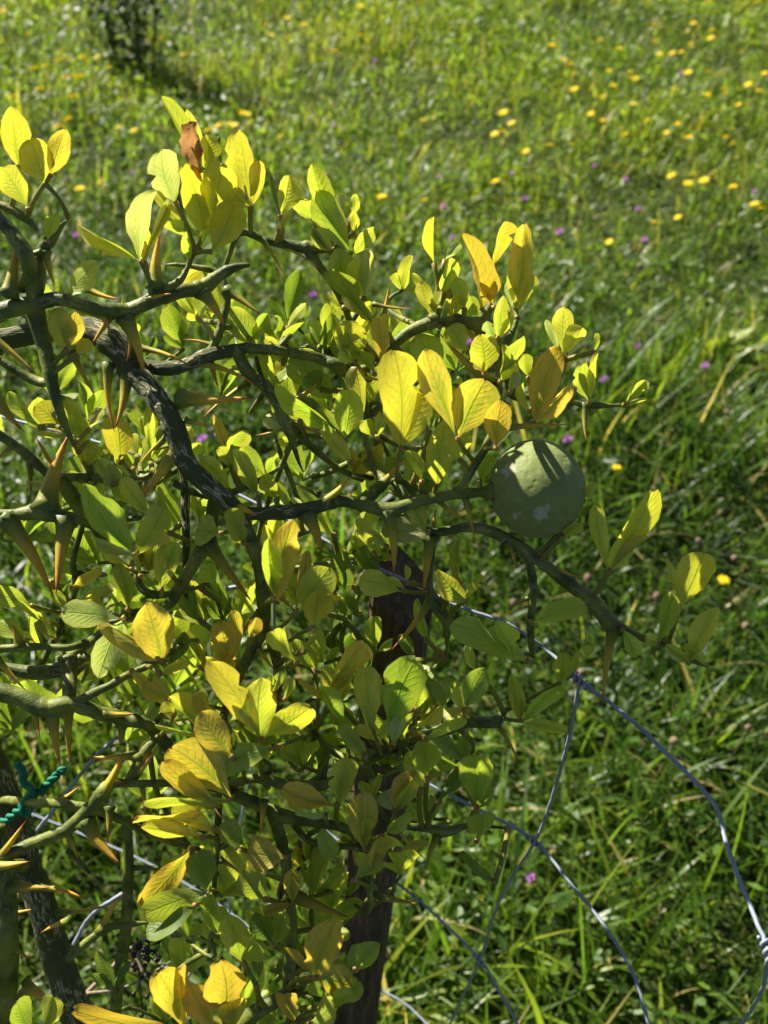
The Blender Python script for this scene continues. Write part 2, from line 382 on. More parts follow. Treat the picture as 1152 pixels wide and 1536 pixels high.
def tube_mesh(name, c, r, mat, **kw):
    V, F, A, T = tube(c, r, **kw); return make_mesh(name, V, F, mat, {'bc': ('FLOAT_VECTOR', A), 't': ('FLOAT', T)})

# ------------------------------------------------------------------ the shrub: limbs (pixel x, pixel y, depth in cm, width in pixels)
LIMBS = [
 # kind g = green, b = striped bark
 ('g', [(-60,486,44,30),(-20,476,44,30),(15,465,44,30),(50,455,44,28),(90,449,44,24),(130,460,44,24),(165,468,44.5,27),(195,466,45,26),(225,450,45,25),(270,437,45.5,24),(305,432,46,25),(330,415,46,20),(352,402,46,14),(374,397,46,6)]),
 ('g', [(205,462,44.9,14),(225,447,44.9,15),(250,433,44.9,15),(270,421,44.8,12),(284,400,44.7,8),(292,378,44.6,6)]),
 ('b', [(-60,512,47,32),(0,508,47,34),(60,500,47,36),(110,492,47,38),(150,498,46.5,44),(176,520,46,46),(200,553,46,42),(230,590,45.5,39),(255,625,45,37),(270,660,45,38),(283,695,45,36),(310,725,45,34),(340,755,45,32),(366,778,45.5,30)]),
 ('g', [(358,765,45.5,28),(375,808,46,25),(388,850,46.5,23),(394,900,47,23),(393,945,47.5,21),(375,985,48,18),(350,1030,49,16),(335,1075,50,14)]),
 ('g', [(394,930,47.3,15),(404,958,47.8,19),(416,985,48.3,19),(420,1020,49.5,16),(412,1060,51,12)]),
 ('b', [(355,768,45.5,22),(400,770,45.5,23),(440,768,45.5,24),(475,759,45.5,22),(505,752,45.5,19)]),
 ('g', [(490,755,45.5,19),(515,753,45.5,19),(545,757,45.5,19),(582,764,45.5,23),(620,755,45.5,18),(660,745,46,18),(700,738,46,17),(736,738,46,16)]),
 ('g', [(575,766,45.8,12),(610,782,46.6,13),(650,797,47,15),(700,790,47,17),(735,798,47,20),(780,820,47,18),(820,850,47,19),(860,880,47,22),(890,905,47,26),(915,935,47,27),(932,947,47,20),(960,956,47,13),(988,962,46.9,10),(1015,976,46.6,8),(1042,992,46.2,4)]),
 ('b', [(205,545,46.6,20),(245,555,46.5,26),(280,549,46.5,24),(310,533,46.5,25),(345,528,47,21),(378,520,47,17)]),
 ('g', [(370,522,47,16),(410,525,47,18),(450,531,47.5,18),(485,540,48,18),(505,548,48,23),(525,560,48.5,24),(540,590,49,20),(550,620,49.5,14),(556,650,50,9)]),
 ('g', [(312,532,46.8,18),(324,508,46.8,15),(333,480,46.8,14),(338,455,46.8,14),(335,428,46.8,13),(322,408,47,12),(298,402,47,10),(268,399,47,7),(248,397,47,3)]),
 ('g', [(352,522,47,20),(375,560,47,22),(400,580,47,21),(415,605,47,23),(425,635,47.2,18),(436,662,47.5,11),(446,690,47.8,6),(455,708,48,2)]),
 ('g', [(418,622,48,13),(445,650,49,14),(470,675,49.5,12),(510,702,50,10),(545,720,50,10)]),
 ('g', [(445,648,49,10),(428,688,49.5,10),(404,742,50,9),(388,795,50.5,8),(380,850,51,7)]),
 ('g', [(470,716,50.5,9),(510,702,50,11),(545,682,50,11),(570,664,50,8)]),
 ('g', [(412,660,49.5,7),(424,692,49.6,9),(446,745,50.5,8),(455,800,51,7)]),
 ('g', [(440,650,49,9),(475,655,48.8,8),(502,658,48.6,3)]),
 ('g', [(405,590,47.4,8),(392,560,48,7),(384,535,48,6)]),
 ('g', [(330,425,47,8),(342,388,46.6,8),(360,349,46,11),(400,359,46,14),(445,368,46,17),(468,372,46,20),(492,373,46,9),(506,371,46,4)]),
 ('g', [(455,369,46,15),(465,377,46,18),(480,398,46,14),(500,430,46.5,12),(520,470,47,11),(526,505,48,11),(522,548,48,10)]),
 ('g', [(586,522,46.5,14),(610,501,46.5,19),(640,486,46.5,21),(668,480,46.5,25),(700,483,46.5,20),(722,487,46.5,27),(738,497,47,22),(745,530,47.5,14),(762,565,48,15),(772,592,48.5,15),(800,595,49,10),(850,600,49,10),(880,607,49,13),(905,608,49,9),(936,608,49,3)]),
 ('g', [(722,490,46.6,20),(732,470,46.4,14),(738,450,46.3,8)]),
 ('g', [(586,520,46.6,14),(560,545,47.5,13),(530,560,48.3,14)]),
 ('g', [(828,597,49,9),(838,572,49,10),(846,548,49,9),(850,528,49,6)]),
 ('g', [(688,740,46,15),(708,703,46,14),(728,672,46,13),(742,635,46,13),(746,600,46,13),(748,565,46,12),(756,528,46,11),(766,500,46,10),(776,478,46,7)]),
 ('g', [(536,762,46.6,22),(562,737,46.8,22),(576,724,47,16),(563,700,47.5,11),(550,664,48,9),(542,630,48.2,6)]),
 ('g', [(572,727,47.2,9),(600,722,47.6,10),(640,738,47.5,9),(668,748,47,6)]),
 ('g', [(786,824,47.5,16),(797,850,48,15),(798,885,48,14),(797,925,48,12),(795,962,48.5,12),(800,992,49,3)]),
 ('g', [(650,800,47.5,12),(645,840,48,14),(642,878,48,18),(654,903,48,23),(670,932,48,21),(672,960,48.3,8),(668,985,48.6,3)]),
 ('g', [(-50,625,48,16),(-5,652,48,16),(30,675,48,16),(65,703,48,18),(95,726,48.5,25),(110,750,49,27),(128,775,49.5,20),(150,805,50,14),(175,850,51,12)]),
 ('g', [(85,716,48.5,14),(130,716,48.5,14),(165,722,48.5,7),(182,730,48.5,2)]),
 ('g', [(-60,765,45,17),(-20,770,45,16),(20,772,45,17),(60,767,45,30),(92,775,45,24),(120,781,45,17),(150,788,46,13),(200,778,46.5,8),(235,776,47,4)]),
 ('g', [(325,735,46.5,23),(320,775,47,22),(312,812,47,25),(290,846,47.5,22),(268,880,48,21),(250,910,48,17),(220,918,48.5,16),(187,927,48.5,18),(145,955,48.8,16),(118,975,49,14),(95,995,49,14)]),
 ('g', [(-50,975,47,14),(0,975,47,14),(60,968,47,12),(100,971,47,11),(130,964,48,14)]),
 ('g', [(-50,990,49,14),(0,1000,49,16),(50,1008,49,26),(90,1003,49,26),(125,985,49,18)]),
 ('g', [(104,985,49,38),(102,1020,48.5,26),(104,1050,47,20)]),
 ('g', [(-60,1020,46,30),(-15,1035,46,31),(30,1046,46,32),(70,1060,46,36),(110,1056,46,27),(150,1068,46.5,24),(190,1080,47,24),(215,1087,47,19),(240,1107,48,20),(262,1131,48,18),(300,1155,48,17),(345,1187,48,20),(390,1210,48,22),(425,1225,48,23),(470,1232,48,18),(520,1245,48.5,16),(546,1262,49,16),(556,1292,50,12),(552,1330,52,10)]),
 ('g', [(105,1058,46,17),(140,1040,46,15),(165,1028,46,13),(190,1014,46.5,13),(222,998,47,10),(245,985,47.3,7)]),
 ('g', [(407,1215,48,22),(420,1252,48,21),(430,1300,48.5,18),(436,1350,49,17),(437,1400,49.5,18),(432,1460,50,20),(435,1512,51,14),(440,1570,53,14)]),
 ('g', [(440,1236,48.5,10),(460,1260,48.5,11),(490,1268,48.5,13),(538,1272,48.5,8)]),
 ('g', [(470,1264,48.8,16),(472,1300,49.5,11),(466,1338,50,4)]),
 ('g', [(340,1180,48,16),(380,1167,47.5,16),(430,1178,47.5,19),(484,1177,48,18),(500,1166,48.3,7)]),
 ('g', [(-40,1298,45,18),(0,1285,45,19),(40,1270,45,20),(75,1256,45,20),(105,1240,45,23),(135,1210,45,21),(155,1188,45,24),(172,1176,45.6,16),(205,1174,46,12),(240,1175,46,12),(300,1178,46.5,12),(345,1186,47.5,12)]),
 ('g', [(5,1200,56,14),(35,1204,53,14),(60,1206,49,14),(100,1207,47,15),(150,1215,47,14),(200,1238,47.5,13),(250,1262,48.5,11),(300,1275,49.5,8)]),
 ('g', [(196,1172,46.4,20),(208,1148,46.5,22),(220,1126,46.5,17),(238,1105,46.8,10)]),
 ('b', [(-150,330,53,22),(-158,480,54,28),(-150,640,55,34),(-130,800,56,42),(-85,980,57,52),(-30,1120,57,60),(-8,1170,57,62),(12,1225,57,60),(38,1295,57.5,54),(62,1355,58,50),(82,1422,59,50),(100,1480,60,50),(125,1560,63,52),(160,1650,70,54)]),
 ('g', [(-8,1240,50,34),(4,1300,50,38),(12,1400,50,38),(10,1480,51,40),(4,1600,54,42)]),
 ('g', [(190,1225,55,16),(192,1300,55,18),(187,1390,56,20),(180,1470,57,19),(170,1560,60,19)]),
 ('g', [(100,1440,50,14),(125,1418,50,14),(148,1398,50,13),(160,1390,50,13),(190,1388,50.3,12),(222,1384,50.6,4)]),
 ('g', [(330,1600,52,30),(372,1530,50,28),(412,1500,50,23),(432,1482,50,14)]),
 ('g', [(328,1180,49,12),(326,1240,50,12),(322,1302,50,9),(318,1360,50.5,8),(314,1425,51,7)]),
 ('g', [(545,1150,49,20),(562,1138,49,16),(605,1114,49,11),(660,1098,49,14),(702,1085,49,17),(742,1081,49,21),(758,1066,49,10),(772,1060,49,5)]),
 ('g', [(470,1100,51,10),(505,1130,50,12),(545,1150,49,16),(560,1170,50,10),(575,1220,50.5,9),(600,1236,50,11),(640,1243,50,14),(670,1248,50,18),(700,1238,50,10),(762,1242,50,3)]),
 ('g', [(-50,290,44,12),(-5,306,44,13),(25,320,44,15),(48,338,44,12),(56,346,44,5)]),
 ('g', [(-40,300,43,20),(-5,325,43,22),(22,356,43,25),(40,385,43,26),(48,420,43.6,24),(52,455,44,22)]),
 ('g', [(50,452,44,22),(58,412,44,20),(60,385,44,19),(74,362,43.8,20),(90,342,43.6,10),(103,328,43.5,2)]),
 ('g', [(50,455,44.5,34),(62,500,45,26),(74,555,45,23),(84,598,45,18),(97,635,45.5,13),(108,660,45.8,7),(118,678,46,2)]),
 ('g', [(-50,515,46,14),(0,541,46,14),(30,560,46,15),(58,573,46,16),(74,572,45.6,12)]),
 ('b', [(268,690,48,11),(275,720,48,12),(279,765,48,13),(281,815,48,13),(277,850,48.5,8)]),
 ('g', [(262,725,48.6,12),(290,737,48.5,13),(330,748,48,12)]),
 ('g', [(342,742,46,12),(362,732,46.4,12),(392,719,46.5,9),(418,706,46.5,5),(432,697,46.5,2)]),
 ('g', [(262,672,45.6,15),(246,694,45.6,11),(228,711,45.8,10),(208,718,46,8),(194,704,46,6),(182,692,46,2)]),
 ('g', [(60,1000,50,12),(110,890,51,12),(112,840,51,10),(130,770,50,9)]),
 ('g', [(225,1130,51,10),(240,1200,52,10),(300,1300,53,10),(318,1362,52,9)]),
 ('g', [(560,640,52,7),(590,700,52,8),(610,760,52,8),(560,850,52,8),(520,930,52,8)]),
 ('g', [(400,840,52,9),(440,850,51.5,9),(490,845,51.5,10),(530,850,51.5,7)]),
 ('g', [(210,830,50,9),(208,870,50,12),(225,890,50,14),(265,892,50.2,10),(300,880,50.5,6)]),
 ('g', [(100,1275,54,8),(120,1290,54,9),(135,1310,54,6)]),
]
# thorns: base x,y, tip x,y, width, orange amount, (depth cm or None)
THORNS = [
 (488,752,527,712,17,1,None),(462,772,482,832,26,.5,None),(583,768,590,866,22,.5,None),(688,738,716,702,18,.9,None),
 (268,598,383,596,28,.8,None),(268,672,204,757,25,1,None),(250,655,205,702,9,.8,None),
 (188,476,217,568,27,.8,None),(163,545,172,648,16,.7,None),(190,560,173,642,22,.5,None),(205,521,292,552,13,.8,None),
 (108,528,143,595,14,.7,None),(290,542,388,579,15,1,None),(318,518,274,509,10,.7,None),(372,574,302,628,11,.9,48.5),
 (278,630,316,641,10,.9,None),(340,435,391,472,18,.1,None),(303,438,338,494,25,.6,None),(125,430,182,449,15,1,45.5),
 (234,432,240,348,25,.8,None),(655,482,690,404,26,.1,None),(574,482,584,426,11,.8,47.5),(560,456,622,463,8,.2,47.5),
 (737,578,656,496,20,.4,None),(752,641,859,636,13,.5,46),(655,748,704,781,11,.9,46.8),(762,812,776,855,12,.2,None),
 (826,850,874,869,9,.7,None),(920,938,903,1057,18,.6,None),(798,893,757,913,8,.2,None),(745,1084,781,1152,9,.5,None),
 (432,640,382,653,9,.6,None),(-22,575,37,648,26,.3,45),(45,684,46,752,13,.1,48.5),(396,872,438,912,24,.3,None),(390,920,358,958,14,.1,None),
 (348,758,386,772,20,1,45),(278,700,310,722,9,.9,45.6),(68,765,104,650,36,.8,None),(8,775,82,898,32,.7,None),(100,778,84,892,29,.6,None),
 (312,815,378,903,26,.5,None),(30,968,18,936,18,.6,None),(648,898,586,976,15,.7,None),(645,805,634,897,19,.7,46.8),
 (-8,985,39,1036,14,.9,45),(52,1058,60,1108,14,.3,None),(78,1066,91,1150,22,.5,None),(105,1052,107,1150,18,.4,None),(185,1085,180,1120,16,0,None),
 (150,1196,187,1122,20,1,44.9),(128,1232,182,1297,26,.7,None),(100,1246,117,1292,12,.5,None),(165,1210,160,1268,14,.1,46.9),
 (214,1134,124,1137,16,1,None),(-10,1300,45,1292,18,.9,44.6),(430,1338,523,1376,26,.2,None),(395,1200,388,1258,13,1,47.6),
 (55,1330,132,1350,13,1,56),(85,1368,168,1355,12,.6,57),(150,1400,186,1338,14,1,50),(35,1480,75,1500,26,.5,50),(15,1330,75,1332,22,.3,49.8),
 (878,606,880,664,13,0,None),(658,1250,640,1302,14,.1,None),(0,1372,55,1362,10,.9,57),(560,1345,630,1357,14,.3,54),
 (12,444,27,354,24,.7,43.4),(30,436,41,384,17,1,44.2),(62,378,22,390,12,.3,43.5),(68,378,82,428,15,.4,43.7),(-20,500,55,562,18,.4,42.5),
 (480,742,440,722,10,.2,48),(240,1070,270,1090,10,.4,47),(215,995,240,962,10,.5,47.2),(540,762,500,735,10,.1,48),
 (430,1470,470,1440,12,.2,50),(15,1420,45,1440,12,.3,50),(500,1180,540,1190,9,.2,48.2),(720,1080,690,1060,9,.3,49),(855,602,868,575,8,.1,49),
 (105,1380,60,1400,12,.9,55),(330,1290,360,1310,10,.3,50),(180,1400,205,1450,12,1,56.5),
]
SHRUB = empty('thorny_citrus_shrub', (-0.30, 0.30, 0.0))
tag(SHRUB, 'thorny citrus shrub with yellowing leaves and long spines filling the left half', 'shrub')
IV = Matrix.Translation(-Vector(SHRUB.location))
def part(name, me, parent, alpha=None, col=None):
    """mesh in world coordinates -> child of the shrub (or of one of its parts, which sit at identity)"""
    o = put(name, me, parent, IV.copy() if parent is SHRUB else None)
    if col is not None: o.color = (*col, 1 if alpha is None else alpha)
    elif alpha is not None: o.color = (1, 1, 1, alpha)
    return o
FOOT = Vector((-.30, .30, -.03))
CL = []    # (pixel x, pixel y, depth, limb object, world point)
for i, (kind, pts) in enumerate(LIMBS):
    rj = random.Random(i*5+2)
    pts = [pts[0]]+[(a[0]+rj.uniform(-2, 2), a[1]+rj.uniform(-2, 2), a[2], a[3]) for a in pts[1:-1]]+[pts[-1]]
    if pts[0][0] <= -40 and kind+str(pts[0][0]) != 'b-150':
        yy = pts[0][1]-6 if pts[0][1] < 1000 else pts[0][1]
        pts = [(float(np.interp(yy, [330, 480, 640, 800, 980, 1120, 1225, 1300], [-150, -158, -150, -130, -85, -30, 12, 40])), yy, float(np.interp(yy, [330, 640, 980], [53, 55, 57])), pts[0][3]*1.15)]+pts
    q = catmull(pts, 7)
    if pts[0][1] > 1550: q = q[::-1]
    if q[-1][1] > 1540:                                    # stems that leave the frame below go on down to the ground
        last = q[-1]; p0 = P(last[0], last[1], last[2]/100); foot = FOOT+Vector((rj.uniform(-.05, .05), rj.uniform(-.04, .04), 0))
        down = [p0.lerp(foot, t)+Vector((0, 0, -.10*math.sin(math.pi*t))) for t in (.2, .4, .6, .8, 1.0)]
    else: down = []
    c = np.array([P(a[0], a[1], a[2]/100) for a in q]+down); q = np.array(list(q)+[last]*len(down)) if down else q; r = np.array([max(M(a[3], a[2]/100)*.5, .0004) for a in q])
    # slight knobbliness at nodes
    kn = np.zeros(len(r))
    for _ in range(max(2, len(r)//9)): kn += rj.uniform(.04, .14)*np.exp(-((np.arange(len(r))-rj.uniform(0, len(r)))/rj.uniform(.7, 1.6))**2)
    r *= .90*(1+kn)
    c = c+np.array([rj.gauss(0, 1) for _ in range(c.size)]).reshape(c.shape)*r[:, None]*.03
    me = tube_mesh('branch', c, r, M_BARK if kind == 'b' else M_STEM, sides=12, wob=.035, seed=i)
    nm = 'trunk' if LIMBS[i][1][0] == (-150,330,53,22) else 'branch'
    o = part(nm, me, SHRUB)
    for a, w in list(zip(q, c))[:len(c)-len(down)]: CL.append((a[0], a[1], a[2], o, w, a[3]))
CLxy = np.array([(a[0], a[1]) for a in CL]); CLd = np.array([a[2] for a in CL]); CLw = np.array([a[4] for a in CL])
def near2d(x, y, d=None):
    e = np.hypot(CLxy[:, 0]-x, CLxy[:, 1]-y)-np.array([a[5] for a in CL])*.3
    if d is not None: e = e+np.abs(CLd-d)*8
    return int(np.argmin(e))
rt = random.Random(31)
for _ in range(90):
    k = rt.randrange(len(CL)); a = CL[k]
    if a[5] < 9 or a[5] > 30 or not (-20 < a[0] < 700 and 330 < a[1] < 1530): continue
    an = rt.choice((rt.gauss(-1.4, .45), rt.gauss(-1.4, .45), rt.gauss(1.2, .5), rt.gauss(.1, .5))); L = rt.uniform(38, 85)
    THORNS.append((a[0], a[1], a[0]+L*math.cos(an), a[1]-L*math.sin(an), min(a[5]*.8, rt.uniform(11, 17)), rt.uniform(.4, 1), a[2]+rt.uniform(-.2, .3)))
for i, (bx, by, tx, ty, w, og, dd) in enumerate(THORNS):
    k = near2d(bx, by, dd); d0 = (dd if dd else CL[k][2])/100
    L = math.hypot(tx-bx, ty-by); rr = random.Random(i*3+1)
    d1 = d0+M(L, d0)*rr.uniform(-.35, .25)
    a = np.array(P(bx, by, d0)); b = np.array(P(tx, ty, d1)); n = 10
    side = np.cross(b-a, np.array(CM.to_3x3() @ Vector((0, 0, 1)))); side /= np.linalg.norm(side)
    bow = rr.uniform(-.06, .06)*np.linalg.norm(b-a)
    ts = np.linspace(0, 1, n)
    c = np.array([a+(b-a)*t+side*bow*math.sin(math.pi*t) for t in ts])
    r0 = M(w, d0)*.48
    r = np.array([r0*(.98*(1-t**1.15)**.9+.5*math.exp(-t*11)*(1-t)) for t in ts]); r[-1] = r0*.02
    me = tube_mesh('thorn', c, r, M_THORN, sides=9, flat=.85, wob=.02, seed=i)
    part('thorn', me, CL[k][3], alpha=min(1, .2+og*rr.uniform(.75, 1)))

# ------------------------------------------------------------------ leaflets
def leaf_mesh(i):
    rr = random.Random(100+i); a = rr.uniform(.62, 1.0); b = rr.uniform(.42, .62)
    if i % 4 == 3: a, b = .75, .75
    nv, nu = 14, 6
    pk = rr.uniform(.54, .70); q = rr.uniform(1.9, 2.8); sp = rr.uniform(.95, 1.5); ex = rr.uniform(.48, .60)
    if i % 4 == 3: pk, q, sp, ex = .5, 2.0, .85, .62
    fold = rr.uniform(.05, .6); curl = rr.uniform(-.35, .42); wav = rr.uniform(.02, .09); ph = rr.uniform(0, 6); bend = rr.uniform(-.10, .10); tws = rr.uniform(-.7, .7)
    if i >= 18: fold *= .35; curl *= .5; tws *= .5; wav = min(wav, .045)
    bites = [(rr.uniform(.35, .9), rr.choice((-1, 1)), rr.uniform(.25, .5)) for _ in range(2)] if i % 5 == 4 else []
    V, LU, LV = [], [], []
    for j in range(nv+1):
        v = j/nv; vv = .004+.992*(.5-.5*math.cos(math.pi*v))*.55+.992*v*.45
        w = .5*(math.sin(math.pi/2*vv/pk)**sp if vv < pk else max(0.0, 1-((vv-pk)/(1-pk))**q)**ex)
        for k in range(nu+1):
            u = 2*k/nu-1
            wl = w*(1+.035*math.sin(vv*46+u*2+ph)*(abs(u) > .9)+.03*math.sin(vv*9+ph+(1 if u > 0 else 3)))
            for bv, bs, bd in bites:
                if u*bs > .5: wl *= 1-bd*math.exp(-((vv-bv)/.055)**2)
            if vv > .9: wl *= 1
            x = wl*u; tw = tws*(vv-.3)
            z = fold*abs(x)*1.2-curl*vv*vv+wav*math.sin(vv*8+ph+u*2)*abs(u)
            x2 = x*math.cos(tw)-z*math.sin(tw)*.6+bend*math.sin(math.pi*vv); z2 = z*math.cos(tw)+x*math.sin(tw)
            notch = -.035*math.exp(-(u/.25)**2) if j == nv else 0
            V.append((x2, vv+notch, z2)); LU.append(u); LV.append(vv)
    n = nu+1
    F = [(j*n+k, j*n+k+1, (j+1)*n+k+1, (j+1)*n+k) for j in range(nv) for k in range(nu)]
    return V, F, LU, LV
LEAFDATA = [leaf_mesh(i) for i in range(26)]
LEAFMESH = [make_mesh('leaflet', V, F, M_LEAF, {'lu': ('FLOAT', lu), 'lv': ('FLOAT', lv)}) for V, F, lu, lv in LEAFDATA]
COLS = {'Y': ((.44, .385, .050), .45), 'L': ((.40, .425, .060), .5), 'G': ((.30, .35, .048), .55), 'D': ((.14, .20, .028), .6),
        'O': ((.49, .37, .058), .75), 'P': ((.36, .39, .15), .5), 'B': ((.2, .07, .02), 0)}
